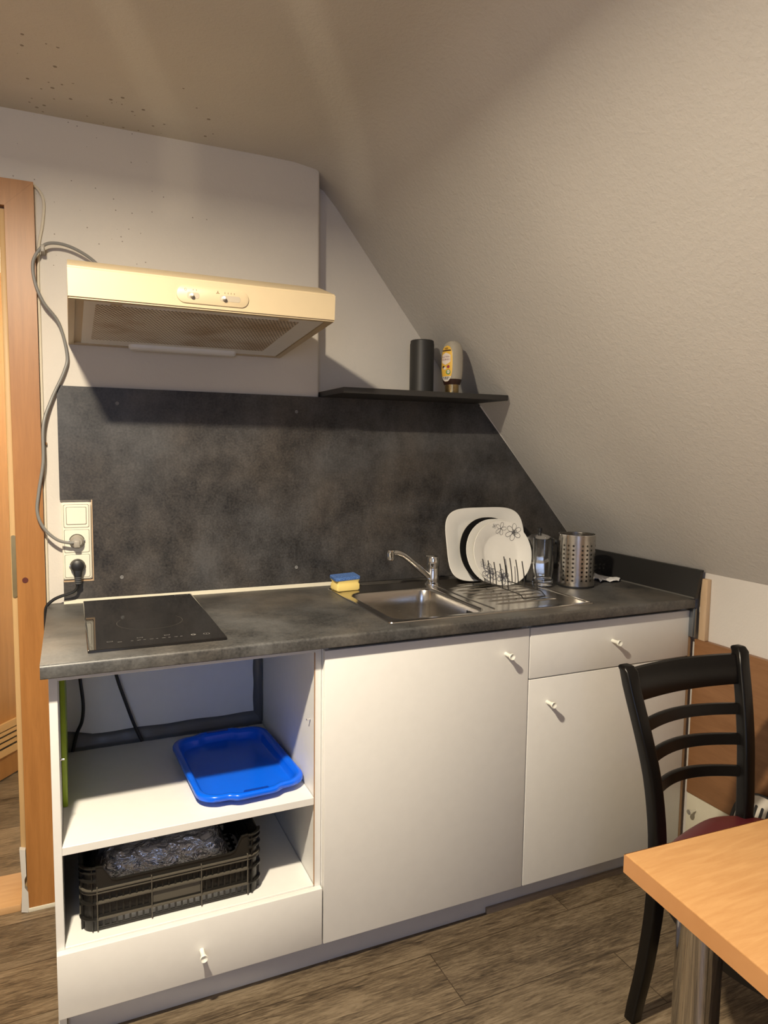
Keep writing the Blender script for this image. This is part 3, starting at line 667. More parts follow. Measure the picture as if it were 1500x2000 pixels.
for a, b in zip(rows, rows[1:]):
    for k in range(4): bm.faces.new((a[k], b[k], b[k + 1], a[k + 1]))
bmesh.ops.recalc_face_normals(bm, faces=bm.faces[:]); finish('duct_tape', bm, M['tape'], c1, angle=50)

def carcass(o, x0):
    for a, b in ((x0 + 0.0005, x0 + 0.0165), (x0 + W - 0.0165, x0 + W - 0.0005)):
        bm = BM(); box(bm, a, b, YB, 0.0, ZB, ZT); finish('side_panel', bm, M['whitein'], o)
    bm = BM(); box(bm, x0 + 0.017, x0 + W - 0.017, YB, -0.02, ZB, ZB + 0.018); finish('bottom_board', bm, M['whitein'], o)
    bm = BM(); box(bm, x0 + 0.017, x0 + W - 0.017, -0.0199, -0.010, ZB, ZT); finish('rear_panel', bm, M['whitein'], o)
c2 = thing('base_cabinet', 'white base cabinet under the sink bowl with one tall plain door', 'cabinet', (0.9, -0.3, 0), 'kitchen base units'); carcass(c2, 0.6)
bm = BM(); box(bm, 0.6025, 1.1980, YD, YB - 0.0005, ZB, 0.8330, 0.0014, 2); dr = finish('door', bm, M['white'], c2); knob(dr, 1.122, 0.769)
c3 = thing('base_cabinet', 'white base cabinet beside the black chair with one drawer above a door', 'cabinet', (1.5, -0.3, 0), 'kitchen base units'); carcass(c3, 1.2)
bm = BM(); box(bm, 1.2020, 1.7990, YD, YB - 0.0005, 0.6885, 0.8330, 0.0014, 2); dr = finish('drawer_front', bm, M['white'], c3); knob(dr, 1.494, 0.768)
bm = BM(); box(bm, 1.2020, 1.7990, YD, YB - 0.0005, ZB, 0.6850, 0.0014, 2); dr = finish('door', bm, M['white'], c3); knob(dr, 1.266, 0.615)
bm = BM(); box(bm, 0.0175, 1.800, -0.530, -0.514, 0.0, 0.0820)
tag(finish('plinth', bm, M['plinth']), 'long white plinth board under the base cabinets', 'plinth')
bm = BM(); box(bm, 1.107, 1.800, -0.540, -0.5305, 0.0, 0.017, 0.001)
tag(finish('plinth_batten', bm, M['plinthdirt']), 'worn brown batten on the floor against the right part of plinth', 'batten')
bm = BM(); box(bm, 1.8003, 1.8117, -0.5725, -0.02, 0.0, 0.750, 0.001)
tag(finish('filler_board', bm, wood('filler_wood', (0.28, 0.165, 0.085), (0.38, 0.235, 0.13), (8, 8, 0.8), 0.6)), 'narrow raw wood filler board along the right side of the cabinets', 'board')
bm = BM(); box(bm, 1.8125, 1.8295, -0.622, -0.598, 0.7455, 0.936, 0.001)
tag(finish('wood_post', bm, M['rawwood']), 'short pale wood post standing on the wainscot beside the upstand end', 'wood')
bm = BM(); box(bm, 1.7965, 1.8115, -0.590, -0.5740, 0.752, 0.842, 0.001); box(bm, 1.8005, 1.8075, -0.593, -0.588, 0.752, 0.842)
tag(finish('metal_profile', bm, metal('grey_profile', (0.30, 0.33, 0.36), 0.4)), 'grey metal profile under the right worktop corner', 'metal profile')

# ================================================================== WORKTOP with a sink cut-out
WX0, WX1, WY0, WY1, WZ0, WZ1 = -0.0135, 1.794, -0.597, 0.0105, 0.8452, 0.8750
SX0, SX1, SY0, SY1 = 0.800, 1.440, -0.525, -0.085
def nose():  # rounded front profile, (y, z)
    r = 0.007; out = [(WY1, WZ1)]
    for k in range(7): a = R(90 + 90 * k / 6); out.append((WY0 + r + r * math.cos(a), WZ1 - r + r * math.sin(a)))
    r = 0.003
    for k in range(4): a = R(180 + 90 * k / 3); out.append((WY0 + r + r * math.cos(a), WZ0 + r + r * math.sin(a)))
    out.append((WY1, WZ0)); return out
P0 = nose()
bm = BM(); prism(bm, P0, 0, WX0, SX0); prism(bm, P0, 0, SX1, WX1)
Pf = [(SY0, WZ1)] + P0[1:-1] + [(SY0, WZ0)]; prism(bm, Pf, 0, SX0, SX1)
box(bm, SX0, SX1, SY1, WY1, WZ0, WZ1)
bmesh.ops.remove_doubles(bm, verts=bm.verts[:], dist=1e-5)
tag(finish('worktop', bm, M['worktop']), 'dark grey concrete-look worktop with rounded front edge on the base cabinets', 'worktop')
bm = BM(); prism(bm, [(1.7835, 0.8755), (1.7955, 0.8755), (1.8155, 0.9625), (1.8035, 0.9625)], 1, -0.604, -0.001)
up = finish('upstand', bm, plain('upstand_black', (0.018, 0.017, 0.016), 0.4)); tag(up, 'low dark upstand board along the right end of worktop', 'upstand')
bm = BM(); tube(bm, [(1.7825, -0.02, 0.8775), (1.7825, -0.3, 0.8775), (1.7825, -0.602, 0.8775)], 0.003, 8, 2); finish('sealant_bead', bm, M['greycaulk'], up)

# ================================================================== HOB
hb_ = thing('induction_hob', 'small black glass two-zone hob set into the left part of worktop', 'hob', (0.226, -0.28, 0.875))
bm = BM(); lp = lambda z, i: [(x, y, z) for x, y in rrect(0.298 - i, 0.524 - i, 0.004, 3, 0.226, -0.279)]
loft(bm, [lp(0.8752, 0), lp(0.8805, 0), lp(0.8815, 0.0022)]); finish('glass_plate', bm, M['hob'], hb_)
bm = BM(); z = 0.88165
ringflat(bm, (0.226, -0.325), 0.078, 0.0010, z, 72, 150, 390)
finish('cooking_zone', bm, plain('zone_print', (0.085, 0.08, 0.07), 0.4), hb_)
bm = BM(); ringflat(bm, (0.226, -0.130), 0.070, 0.0010, z, 72, 200, 420); finish('cooking_zone', bm, plain('zone_print_faint', (0.05, 0.048, 0.045), 0.4), hb_)
bm = BM()
def flat(bm, x0, x1, y0, y1): bm.faces.new([bm.verts.new(p) for p in ((x0, y0, z), (x1, y0, z), (x1, y1, z), (x0, y1, z))])
for i in range(9): flat(bm, 0.168 + i * 0.0135, 0.168 + i * 0.0135 + (0.008 if i % 2 else 0.005), -0.4945, -0.4930)
islands('scale_mark', bm, M['hobmark'], hb_, smooth=False)
def outline(x, y, w_, h_, t):   # a printed rectangle outline as one connected strip
    bm = BM(); o_ = [(x - w_, y - h_), (x + w_, y - h_), (x + w_, y + h_), (x - w_, y + h_)]; i_ = [(x - w_ + t, y - h_ + t), (x + w_ - t, y - h_ + t), (x + w_ - t, y + h_ - t), (x - w_ + t, y + h_ - t)]
    A_ = [bm.verts.new((*p, z)) for p in o_]; B_ = [bm.verts.new((*p, z)) for p in i_]
    for k in range(4): bm.faces.new((A_[k], A_[(k + 1) % 4], B_[(k + 1) % 4], B_[k]))
    return bm
for x, y in ((0.1240, -0.484), (0.189, -0.473), (0.249, -0.472)): finish('key_symbol', outline(x, y, 0.0060, 0.0030, 0.0006), M['hobmark'], hb_, smooth=False)
bm = BM(); flat(bm, 0.140, 0.149, -0.4950, -0.4935); finish('key_symbol', bm, M['hobmark'], hb_, smooth=False)
bm = BM(); ringflat(bm, (0.306, -0.490), 0.0045, 0.0022, z, 24); finish('lock_symbol', bm, M['hobmark'], hb_, smooth=False)
bm = BM(); ringflat(bm, (0.336, -0.492), 0.0070, 0.0008, z, 32); pw = finish('power_symbol', bm, M['hobmark'], hb_, smooth=False)
bm = BM(); flat(bm, 0.3354, 0.3366, -0.4945, -0.4895); finish('power_bar', bm, M['hobmark'], pw, smooth=False)
finish('maker_mark', outline(0.3435, -0.0285, 0.0185, 0.0055, 0.0006), M['hobmark'], hb_, smooth=False)

# ================================================================== SINK
sk = thing('kitchen_sink', 'stainless steel inset sink with square bowl and ribbed drainer', 'sink', (1.12, -0.3, 0.875))
bm = BM(); ZS = 0.8775
def L2(w_, h_, r, cx, cy, z_, n=7): return [(x, y, z_) for x, y in rrect(w_, h_, r, n, cx, cy)]
OC = (1.1200, -0.3020)
BC = (0.9590, -0.3370); bw_, bh_ = 0.282, 0.352
loops = [L2(0.664, 0.480, 0.012, *OC, 0.8753), L2(0.662, 0.478, 0.012, *OC, 0.8775), L2(0.655, 0.471, 0.010, *OC, 0.8785), L2(0.648, 0.464, 0.010, *OC, 0.8772), L2(bw_ + 0.014, bh_ + 0.014, 0.044, *BC, 0.8770)]
for dz, i in ((0.0005, 0.004), (0.003, -0.004), (0.008, -0.009)): loops.append(L2(bw_ + i, bh_ + i, 0.042, *BC, 0.8770 - dz))
for dz, i in ((0.05, 0.012), (0.105, 0.022), (0.130, 0.034), (0.143, 0.060), (0.147, 0.100)): loops.append(L2(bw_ - i, bh_ - i, 0.045 if i < 0.05 else 0.05, *BC, 0.8770 - dz))
loops.append(L2(0.085, 0.085, 0.042, *BC, 0.8770 - 0.149))
loft(bm, loops, cap0=False, cap1=True)
finish('bowl_and_rim', bm, M['steel'], sk, angle=40)
bm = BM()
for i in range(8):
    y = -0.165 - i * 0.041; x0 = 1.150 if i < 6 else 1.165; x1 = 1.425 - 0.006 * i
    if i == 0: x0, x1 = 1.20, 1.42
    def capsule(bm, x0, x1, y, h, wd):
        prof = []
        loops = []
        m = 14
        for k in range(m + 1):
            t = k / m; x = x0 + (x1 - x0) * t; e = min(1.0, min(t, 1 - t) * 9); e = math.sin(e * math.pi / 2)
            loops.append([(x, y + wd * s * (0.35 + 0.65 * e), 0.8770 + h * e * q) for s, q in ((-1, 0), (-0.7, 0.45), (-0.3, 0.93), (0, 1), (0.3, 0.93), (0.7, 0.45), (1, 0))])
        for a, b in zip(loops, loops[1:]):
            A_ = [bm.verts.new(p) for p in a]; B_ = [bm.verts.new(p) for p in b]
            for k in range(6): bm.faces.new((A_[k], A_[k + 1], B_[k + 1], B_[k]))
    capsule(bm, x0, x1, y, 0.0032, 0.0065)
bmesh.ops.remove_doubles(bm, verts=bm.verts[:], dist=1e-6); bmesh.ops.recalc_face_normals(bm, faces=bm.faces[:])
# raised bead around the drainer
tube(bm, [(1.128, -0.14, 0.8768), (1.128, -0.34, 0.8768), (1.130, -0.50, 0.8768)], 0.0028, 8, 4)
tube(bm, [(1.438, -0.10, 0.8768), (1.438, -0.3, 0.8768), (1.436, -0.515, 0.8768)], 0.0028, 8, 4)
finish('drainer_ribs', bm, M['steel'], sk)
bm = BM(); lathe(bm, [(0.040, 0), (0.040, 0.002), (0.034, 0.003), (0.030, 0.001), (0, 0.001)], (BC[0], BC[1], 0.7280), (0, 0, 1), 32); finish('drain_strainer', bm, M['chrome'], sk)
bm = BM()
for i in range(5):
    y = -0.452 + i * 0.0085
    for s in ((1,) if i in (0, 4) else (1,)): box(bm, BC[0] + 0.1295, BC[0] + 0.1345, y - 0.0018, y + 0.0018, 0.832, 0.858, 0.001)
islands('overflow_slot', bm, M['black'], sk)

# ================================================================== TAP
tp_ = thing('mixer_tap', 'chrome single-lever mixer tap with rising spout behind the sink bowl', 'tap', (1.137, -0.118, 0.8772))
bx0 = Vector((1.137, -0.118, 0.8772))
bm = BM(); lathe(bm, [(0.026, 0), (0.026, 0.004), (0.021, 0.008), (0.0205, 0.050), (0.0195, 0.052), (0.0195, 0.056), (0.0205, 0.058), (0.0200, 0.085), (0.0175, 0.092), (0.010, 0.0955), (0, 0.096)], bx0, (0, 0, 1), 32); body = finish('tap_body', bm, M['chrome'], tp_)
bm = BM(); tube(bm, [bx0 + Vector(p) for p in ((-0.012, -0.004, 0.022), (-0.065, -0.020, 0.063), (-0.112, -0.033, 0.098), (-0.138, -0.041, 0.113), (-0.158, -0.047, 0.119), (-0.176, -0.052, 0.119))], 0.0098, 14, 6)
finish('spout', bm, M['chrome'], tp_)
bm = BM(); lathe(bm, [(0.0125, 0.006), (0.0128, -0.004), (0.0118, -0.006), (0.0118, -0.024), (0.010, -0.026), (0, -0.026)], bx0 + Vector((-0.178, -0.053, 0.1225)), (0, 0, 1), 20); finish('aerator', bm, M['chrome'], tp_)
bm = BM(); loft(bm, [[bx0 + Vector((-0.002 - t * 0.036, -0.006 - t * 0.012 + b * (0.0075 - 0.0022 * t), 0.0945 + 0.0035 * t + a * 0.0028)) for a, b in rrect(2, 2, 0.9, 3)] for t in (0, 0.35, 0.7, 0.95, 1.0)]); finish('lever', bm, M['chrome'], tp_)

# ================================================================== SPONGE
sg = thing('dish_sponge', 'yellow kitchen sponge with blue scourer top at the left sink corner', 'sponge', (0.832, -0.108, 0.8785))
sc, yaw = Vector((0.832, -0.108, 0.8787)), R(6)
def sq(a, b, c): return sc + Vector((a * math.cos(yaw) - b * math.sin(yaw), a * math.sin(yaw) + b * math.cos(yaw), c))
bm = BM(); random.seed(5)
prof = [(0, 0.92), (0.004, 1.0), (0.018, 1.0), (0.022, 0.93), (0.028, 0.93), (0.032, 1.0), (0.036, 1.0)]
loft(bm, [[sq(x * k, y * k, h) for x, y in rrect(0.080, 0.052, 0.006, 3)] for h, k in prof]); finish('foam', bm, M['sponge'], sg)
bm = BM(); loft(bm, [[sq(x * k - 0.001 + 0.1 * y, y * k, h + 0.05 * y + 0.02 * x) for x, y in rrect(0.086, 0.056, 0.004, 3)] for h, k in ((0.0350, 0.98), (0.0365, 1.0), (0.0435, 1.0), (0.0450, 0.97))]); finish('scourer', bm, M['scourer'], sg)

# ================================================================== DISH RACK AND PLATES
rk = thing('plate_rack', 'small dark wire plate rack with upright prongs on the sink drainer', 'rack', (1.32, -0.25, 0.8785))
bm = BM()
for x, ex in ((1.272, 0.0), (1.350, 0.012)):
    tube(bm, [(x, -0.105, 0.886), (x, -0.12, 0.892), (x + ex * 0.3, -0.25, 0.894), (x + ex, -0.400, 0.892)], 0.0017, 8, 6)
tube(bm, [(1.272, -0.400, 0.892), (1.272, -0.424, 0.8900), (1.275, -0.432, 0.8815), (1.283, -0.433, 0.8805), (1.352, -0.425, 0.8805), (1.362, -0.420, 0.8825), (1.362, -0.400, 0.892)], 0.0017, 8, 6)
tube(bm, [(1.272, -0.105, 0.886), (1.272, -0.100, 0.8805), (1.31, -0.098, 0.8805), (1.350, -0.100, 0.8805), (1.350, -0.105, 0.886)], 0.0017, 8, 4)
finish('rack_base', bm, M['wire'], rk)
PR = [(1.272, y) for y in (-0.190, -0.225, -0.258, -0.292, -0.326, -0.358)] + [(1.352, y) for y in (-0.195, -0.228, -0.262, -0.296, -0.330)] + [(1.360, -0.385)]
for x, y in PR:
    bm = BM(); h = 0.968 if x < 1.3 else 0.972
    tube(bm, [(x, y, 0.893), (x - 0.001, y + 0.004, 0.93), (x - 0.003, y + 0.014, h)], 0.0017, 8, 3); finish('prong', bm, M['wire'], rk)

def plate_obj(name, label, base, w_, h_, rr, lean, depth, rim, mat, n=14, sq_=0.5, wellk=0.58, group=None, superell=0):
    """plate standing on its edge: local x along wall, local v up the face, leaning back by lean degrees"""
    th = R(lean); upv = Vector((0, math.sin(th), math.cos(th))); nv = Vector((0, -math.cos(th), math.sin(th)))  # nv faces the room
    c = Vector(base) + upv * (h_ / 2)
    def P(x, v, d): return c + Vector((x, 0, 0)) + upv * v + nv * d
    def outl():
        if not superell: return rrect(w_, h_, rr, n)
        o_ = []
        for q in range(72):
            a = 2 * math.pi * q / 72; c_, s_ = math.cos(a), math.sin(a); e = 2 / superell
            o_.append((w_ / 2 * math.copysign(abs(c_) ** e, c_), h_ / 2 * math.copysign(abs(s_) ** e, s_)))
        return o_
    O_ = outl()
    def ring(k, d, kr=1.0): return [P(x * k, v * k, d) for x, v in O_]
    loops = [ring(1.0, 0.0), ring(0.992, 0.0022), ring(0.975, 0.0015), ring(wellk + 0.14, -depth * 0.35), ring(wellk + 0.04, -depth * 0.80), ring(wellk - 0.03, -depth), ring(0.2, -depth)]
    back = [ring(0.2, -depth - 0.004), ring(wellk - 0.08, -depth - 0.004), ring(wellk, -depth - 0.003), ring(wellk + 0.16, -depth * 0.35 - 0.004), ring(0.985, -0.002)]
    bm = BM(); L_ = loops[::-1]
    loft(bm, L_ + back[::-1], cap0=True, cap1=True)
    o = finish(name, bm, mat, origin=base, angle=50); tag(o, label, 'plate', group)
    return o, P
plate_obj('dinner_plate', 'large white rounded-square plate leaning upright against the splashback', (1.342, -0.150, 0.882), 0.312, 0.250, 0.100, 14, 0.012, 0.02, M['porcelain'], superell=4.2, wellk=0.66)
plate_obj('dinner_plate', 'black round plate in the rack between square plate and white plates', (1.327, -0.192, 0.8800), 0.232, 0.222, 0.110, 14, 0.010, 0.02, M['darkplate'])
plate_obj('dinner_plate', 'plain white round plate in the rack just behind the flower-print plate', (1.338, -0.214, 0.8800), 0.232, 0.218, 0.108, 14, 0.010, 0.02, M['porcelain'])
po, PP = plate_obj('dinner_plate', 'white plate with grey flower outlines at the front of the rack', (1.347, -0.238, 0.8800), 0.224, 0.214, 0.106, 14, 0.014, 0.02, M['porcelain'])
def petals(bm, cx, cv, r, n, a0, wdt=0.0007, d=0.0012, fan=360):
    for k in range(n):
        a = R(a0 + fan * k / n); u = Vector((math.cos(a), math.sin(a))); s = Vector((-u.y, u.x)); pts = []
        for q in range(25):
            t = 2 * math.pi * q / 24; l = r * (1 - math.cos(t)) / 2; wv = 0.34 * r * math.sin(t) * (0.45 + 0.55 * l / r)
            pts.append(Vector((cx, cv)) + u * l + s * wv)
        for p, q in zip(pts, pts[1:]):
            dv = (q - p); 
            if dv.length < 1e-7: continue
            nn = Vector((-dv.y, dv.x)).normalized() * wdt
            bm.faces.new([bm.verts.new(PP(z_.x, z_.y, dd(z_))) for z_ in (p - nn, q - nn, q + nn, p + nn)])
def dd(p): # depth of the plate face at (x, v), a hair above it
    k = max(abs(p.x) / 0.112, abs(p.y) / 0.107, math.hypot(p.x / 0.112, p.y / 0.107) * 0.98)
    tab = [(0.0, -0.014), (0.55, -0.014), (0.62, -0.0112), (0.72, -0.0049), (0.975, 0.0015), (1.0, 0.001)]
    for (a, x), (b, y) in zip(tab, tab[1:]):
        if a <= k <= b: return x + (y - x) * (k - a) / (b - a) + 0.0010
    return 0.001
bm = BM(); petals(bm, 0.052, 0.068, 0.028, 6, 20); petals(bm, 0.004, 0.081, 0.021, 5, 0, 0.0005); petals(bm, -0.022, 0.090, 0.008, 4, 30, 0.0004)
petals(bm, 0.056, 0.066, 0.010, 5, 50, 0.0008); finish('flower_print', bm, M['motif'], po, smooth=False)
bm = BM(); petals(bm, -0.058, -0.060, 0.030, 6, 10, 0.0010); petals(bm, -0.058, -0.060, 0.020, 7, 40, 0.0012); petals(bm, -0.008, -0.078, 0.026, 6, 20, 0.0010); petals(bm, -0.008, -0.078, 0.016, 6, 45, 0.0012); petals(bm, -0.078, -0.032, 0.012, 5, 0, 0.0005)
finish('flower_print', bm, plain('flower_print_dark_grey', (0.16, 0.16, 0.18), 0.4), po, smooth=False)

# ================================================================== MOKA POT, GLASS, CUTLERY HOLDER, CLOTH
mk = thing('moka_pot', 'octagonal aluminium moka pot with black handle behind the drinking glass', 'moka pot', (1.512, -0.185, 0.8755))
mc = Vector((1.512, -0.185, 0.8755))
bm = BM(); lathe(bm, [(0.044, 0), (0.045, 0.003), (0.039, 0.062), (0.034, 0.068), (0.034, 0.076), (0.037, 0.082), (0.049, 0.140), (0.050, 0.143)], mc, (0, 0, 1), 8, up=(math.cos(R(-10.5)), math.sin(R(-10.5)), 0)); finish('pot_body', bm, M['alu'], mk, angle=20)
bm = BM(); lathe(bm, [(0.0505, 0.1430), (0.051, 0.146), (0.030, 0.158), (0.010, 0.164), (0, 0.1645)], mc, (0, 0, 1), 8, up=(math.cos(R(-10.5)), math.sin(R(-10.5)), 0)); lid = finish('lid', bm, M['alu'], mk, angle=20)
bm = BM(); lathe(bm, [(0.006, 0), (0.006, 0.006), (0.009, 0.010), (0.009, 0.018), (0.006, 0.021), (0, 0.0215)], mc + Vector((0, 0, 0.1635)), (0, 0, 1), 18); finish('lid_knob', bm, M['black'], lid)
bm = BM(); tube(bm, [mc + Vector(p) for p in ((0.040, -0.018, 0.134), (0.052, -0.026, 0.136), (0.060, -0.030, 0.126), (0.062, -0.031, 0.095), (0.058, -0.029, 0.060))], 0.0065, 10, 6, rx=0.009); finish('handle', bm, M['black'], mk)
bm = BM(); lathe(bm, [(0.030, 0.0), (0.033, 0.002), (0.0335, 0.016), (0.0320, 0.022), (0.0335, 0.060), (0.0350, 0.155), (0.0345, 0.1565), (0.0335, 0.155), (0.0318, 0.060), (0.0300, 0.022), (0.026, 0.018), (0.0, 0.017)], (1.468, -0.268, 0.8787), (0, 0, 1), 40)
tag(finish('drinking_glass', bm, M['glass']), 'tall clear drinking glass between the flower plate and steel holder', 'glass')
# perforated steel cutlery holder
ch = thing('cutlery_holder', 'perforated stainless steel cutlery holder cylinder at the right of drainer', 'cutlery holder', (1.580, -0.297, 0.8755))
cc = Vector((1.580, -0.297, 0.8755)); cr, chh = 0.0595, 0.172
bm = BM()
import itertools
azv = math.degrees(math.atan2(-2.1364 + 0.297, 0.051 - 1.580))   # direction towards the camera
cols = []   # column edges in degrees with flag
edges_a = []
for g in range(6):
    base = azv + 34 + g * 60 - 60
    edges_a += [(base - 24 + 0, base - 8, True), (base - 8, base + 8, True), (base + 8, base + 24, True), (base + 24, base + 36, False)]
edges_z = [(0.004, 0.018, False)] + [(0.018 + i * 0.0142, 0.018 + (i + 1) * 0.0142, True) for i in range(9)] + [(0.018 + 9 * 0.0142, chh, False)]
def CP(adeg, z_): a = R(adeg); return cc + Vector((cr * math.cos(a), cr * math.sin(a), z_))
for a0, a1, ha in edges_a:
    for z0, z1, hz in edges_z:
        am, zm = (a0 + a1) / 2, (z0 + z1) / 2
        bd = [(a0, z0), (am, z0), (a1, z0), (a1, zm), (a1, z1), (am, z1), (a0, z1), (a0, zm)]
        if ha and hz:
            B_ = [bm.verts.new(CP(*p)) for p in bd]
            rh = 0.0037; ang = math.degrees(rh / cr)
            H_ = [bm.verts.new(CP(am + ang * math.cos(R(t)), zm + rh * math.sin(R(t)))) for t in (225, 270, 315, 0, 45, 90, 135, 180)]
            for k in range(8): bm.faces.new((B_[k], B_[(k + 1) % 8], H_[(k + 1) % 8], H_[k]))
        else:
            nsub = 3
            for q in range(nsub):
                b0 = a0 + (a1 - a0) * q / nsub; b1 = a0 + (a1 - a0) * (q + 1) / nsub
                bm.faces.new([bm.verts.new(CP(*p)) for p in ((b0, z0), (b1, z0), (b1, z1), (b0, z1))])
bmesh.ops.remove_doubles(bm, verts=bm.verts[:], dist=1e-5)
dup_ = bmesh.ops.duplicate(bm, geom=bm.verts[:] + bm.edges[:] + bm.faces[:])['geom']
for v in [g_ for g_ in dup_ if isinstance(g_, bmesh.types.BMVert)]:
    d_ = Vector((v.co.x - cc.x, v.co.y - cc.y, 0)); v.co -= d_.normalized() * 0.0009
for f in [g_ for g_ in dup_ if isinstance(g_, bmesh.types.BMFace)]: f.normal_flip()
for f in bm.faces:
    c_ = f.calc_center_median()
o = finish('perforated_cylinder', bm, M['steelv'], ch, angle=180)
nv_ = []
for v in o.data.vertices:
    d_ = Vector((v.co.x, v.co.y, 0)); s_ = 1 if d_.length > cr - 0.0004 else -1; nv_.append(tuple(d_.normalized() * s_))
o.data.normals_split_custom_set_from_vertices(nv_)
bm = BM(); lathe(bm, [(cr - 0.002, chh - 0.0015), (cr + 0.0008, chh - 0.001), (cr + 0.0008, chh + 0.001), (cr - 0.002, chh + 0.001)], cc, (0, 0, 1), 64, cap0=False, cap1=False); finish('rim', bm, M['chrome'], ch)
bm = BM(); lathe(bm, [(cr - 0.001, 0), (cr + 0.0005, 0.001), (cr + 0.0005, 0.006), (cr - 0.001, 0.006)], cc, (0, 0, 1), 64); finish('base_disc', bm, M['black'], ch)
bm = BM(); random.seed(11); nx, ny = 18, 14; g = []
for j in range(ny + 1):
    row = []
    for i in range(nx + 1):
        u, v = i / nx, j / ny
        x = 1.690 + 0.086 * u + 0.012 * math.sin(v * 7); y = -0.300 + 0.140 * v + 0.010 * math.sin(u * 6 + 1)
        z_ = 0.8768 + 0.0075 * abs(math.sin(u * 8 + v * 5)) * (0.4 + 0.6 * math.sin(v * 4 + 1) ** 2) + random.uniform(0, 0.0025)
        row.append(bm.verts.new((x, y, z_)))
    g.append(row)
for j in range(ny):
    for i in range(nx): bm.faces.new((g[j][i], g[j][i + 1], g[j + 1][i + 1], g[j + 1][i]))
o = finish('dish_cloth', bm, M['cloth']); md = o.modifiers.new('thickness', 'SOLIDIFY'); md.thickness = 0.0012; md.offset = 1
tag(o, 'small crumpled white cloth lying on worktop behind the steel holder', 'cloth')

# ================================================================== THINGS IN THE OPEN CABINET
# blue tray
tr = thing('serving_tray', 'bright blue plastic tray with handle bulges on the upper cabinet shelf', 'tray', (0.437, -0.325, 0.4607))
TC, tyaw = (0.437, -0.325), R(3)
def tray_outline(s, n=10):
    w_, h_, r = 0.272 - 2 * s, 0.386 - 2 * s, max(0.052 - s, 0.02)
    pts = rrect(w_, h_, r, n); out = []
    dens = []
    m = len(pts)
    for i in range(m):
        a, b = Vector(pts[i]), Vector(pts[(i + 1) % m]); k = max(1, int((b - a).length / 0.006))
        for q in range(k): dens.append(a + (b - a) * q / k)
    for p in dens:
        if abs(abs(p.y) - h_ / 2) < 0.002:
            e = 1 / (1 + math.exp((abs(p.x) - 0.058) / 0.0045)); p = Vector((p.x, p.y + math.copysign(0.014 * e, p.y)))
        out.append(p)
    return out
def tl(s, z_):
    base = tray_outline(0.0)
    out = []
    # inset towards the centre keeping the vertex count
    W0, H0 = 0.136, 0.193
    for p in base:
        kx = (W0 - s) / W0; ky = (H0 - s) / H0; q = Vector((p.x * kx, p.y * ky))
        out.append(Vector((TC[0] + q.x * math.cos(tyaw) - q.y * math.sin(tyaw), TC[1] + q.x * math.sin(tyaw) + q.y * math.cos(tyaw), z_)))
    return out
zt = 0.4607
bm = BM(); loft(bm, [tl(0.003, zt + 0.016), tl(0.0, zt + 0.018), tl(0.0, zt + 0.026), tl(0.0015, zt + 0.0295), tl(0.006, zt + 0.0310), tl(0.012, zt + 0.0300), tl(0.016, zt + 0.0265), tl(0.024, zt + 0.0065), tl(0.028, zt + 0.0042), tl(0.060, zt + 0.0040)], cap0=False)
loft(bm, [tl(0.004, zt + 0.017), tl(0.018, zt + 0.022), tl(0.0255, zt + 0.004), tl(0.030, zt + 0.0005), tl(0.060, zt + 0.0002)], cap0=False)
finish('tray_body', bm, M['blue'], tr, angle=60)
bm = BM()
for s in (1, -1):
    y = TC[1] + s * 0.1945
    bb_ = BM(); prism(bb_, rrect(0.062, 0.009, 0.0042, 4, TC[0] - 0.010 * s, y), 2, zt + 0.0295, zt + 0.0318); me = bpy.data.meshes.new('q'); bb_.to_mesh(me); bb_.free(); bm.from_mesh(me); bpy.data.meshes.remove(me)
islands('grip_slot', bm, plain('blue_grip', (0.003, 0.045, 0.36), 0.3), tr)

# green boards standing against the left side panel
bm = BM(); box(bm, 0.0172, 0.0285, -0.375, -0.065, 0.461, 0.815, 0.0025)
tag(finish('green_folder', bm, M['green']), 'lime green board standing on edge at left in the open cabinet', 'board')

# cables dropping from the hob
for lab, pts in (('black hob cable hanging at far left before the cabinet rear panel', [(0.066, -0.058, 0.835), (0.062, -0.058, 0.72), (0.064, -0.058, 0.668), (0.070, -0.058, 0.60), (0.066, -0.058, 0.55), (0.052, -0.057, 0.515), (0.040, -0.062, 0.4665)]),
                 ('black hob cable slanting to right before the cabinet rear panel', [(0.132, -0.058, 0.835), (0.145, -0.058, 0.75), (0.158, -0.058, 0.671), (0.178, -0.058, 0.60), (0.203, -0.058, 0.52), (0.224, -0.060, 0.4665)])):
    bm = BM(); tube(bm, pts, 0.0048, 10, 8); tag(finish('hob_cable', bm, M['blackcable']), lab, 'cable', 'hob cables in the open cabinet')

# black crate with cut-away long side
cr_ = thing('fruit_crate', 'black plastic fruit crate with openwork sides on the cabinet bottom board', 'crate', (0.255, -0.37, 0.2337))
CX0, CX1, CY0, CY1, CZ0, CZ1 = 0.054, 0.452, -0.527, -0.235, 0.2340, 0.386
CRA = 0.028
def crate_wall_pts(zlo, zhi):
    return rrect(CX1 - CX0, CY1 - CY0, CRA, 5, (CX0 + CX1) / 2, (CY0 + CY1) / 2)
def cband(bm, z0, z1, out=0.0, t=0.0028):
    o_ = rrect(CX1 - CX0 + 2 * out, CY1 - CY0 + 2 * out, CRA + out, 5, (CX0 + CX1) / 2, (CY0 + CY1) / 2); i_ = rrect(CX1 - CX0 - 2 * t, CY1 - CY0 - 2 * t, CRA - t, 5, (CX0 + CX1) / 2, (CY0 + CY1) / 2)
    loft(bm, [[(x, y, z0) for x, y in o_], [(x, y, z1) for x, y in o_], [(x, y, z1) for x, y in i_], [(x, y, z0) for x, y in i_]], close=True)
bm = BM()
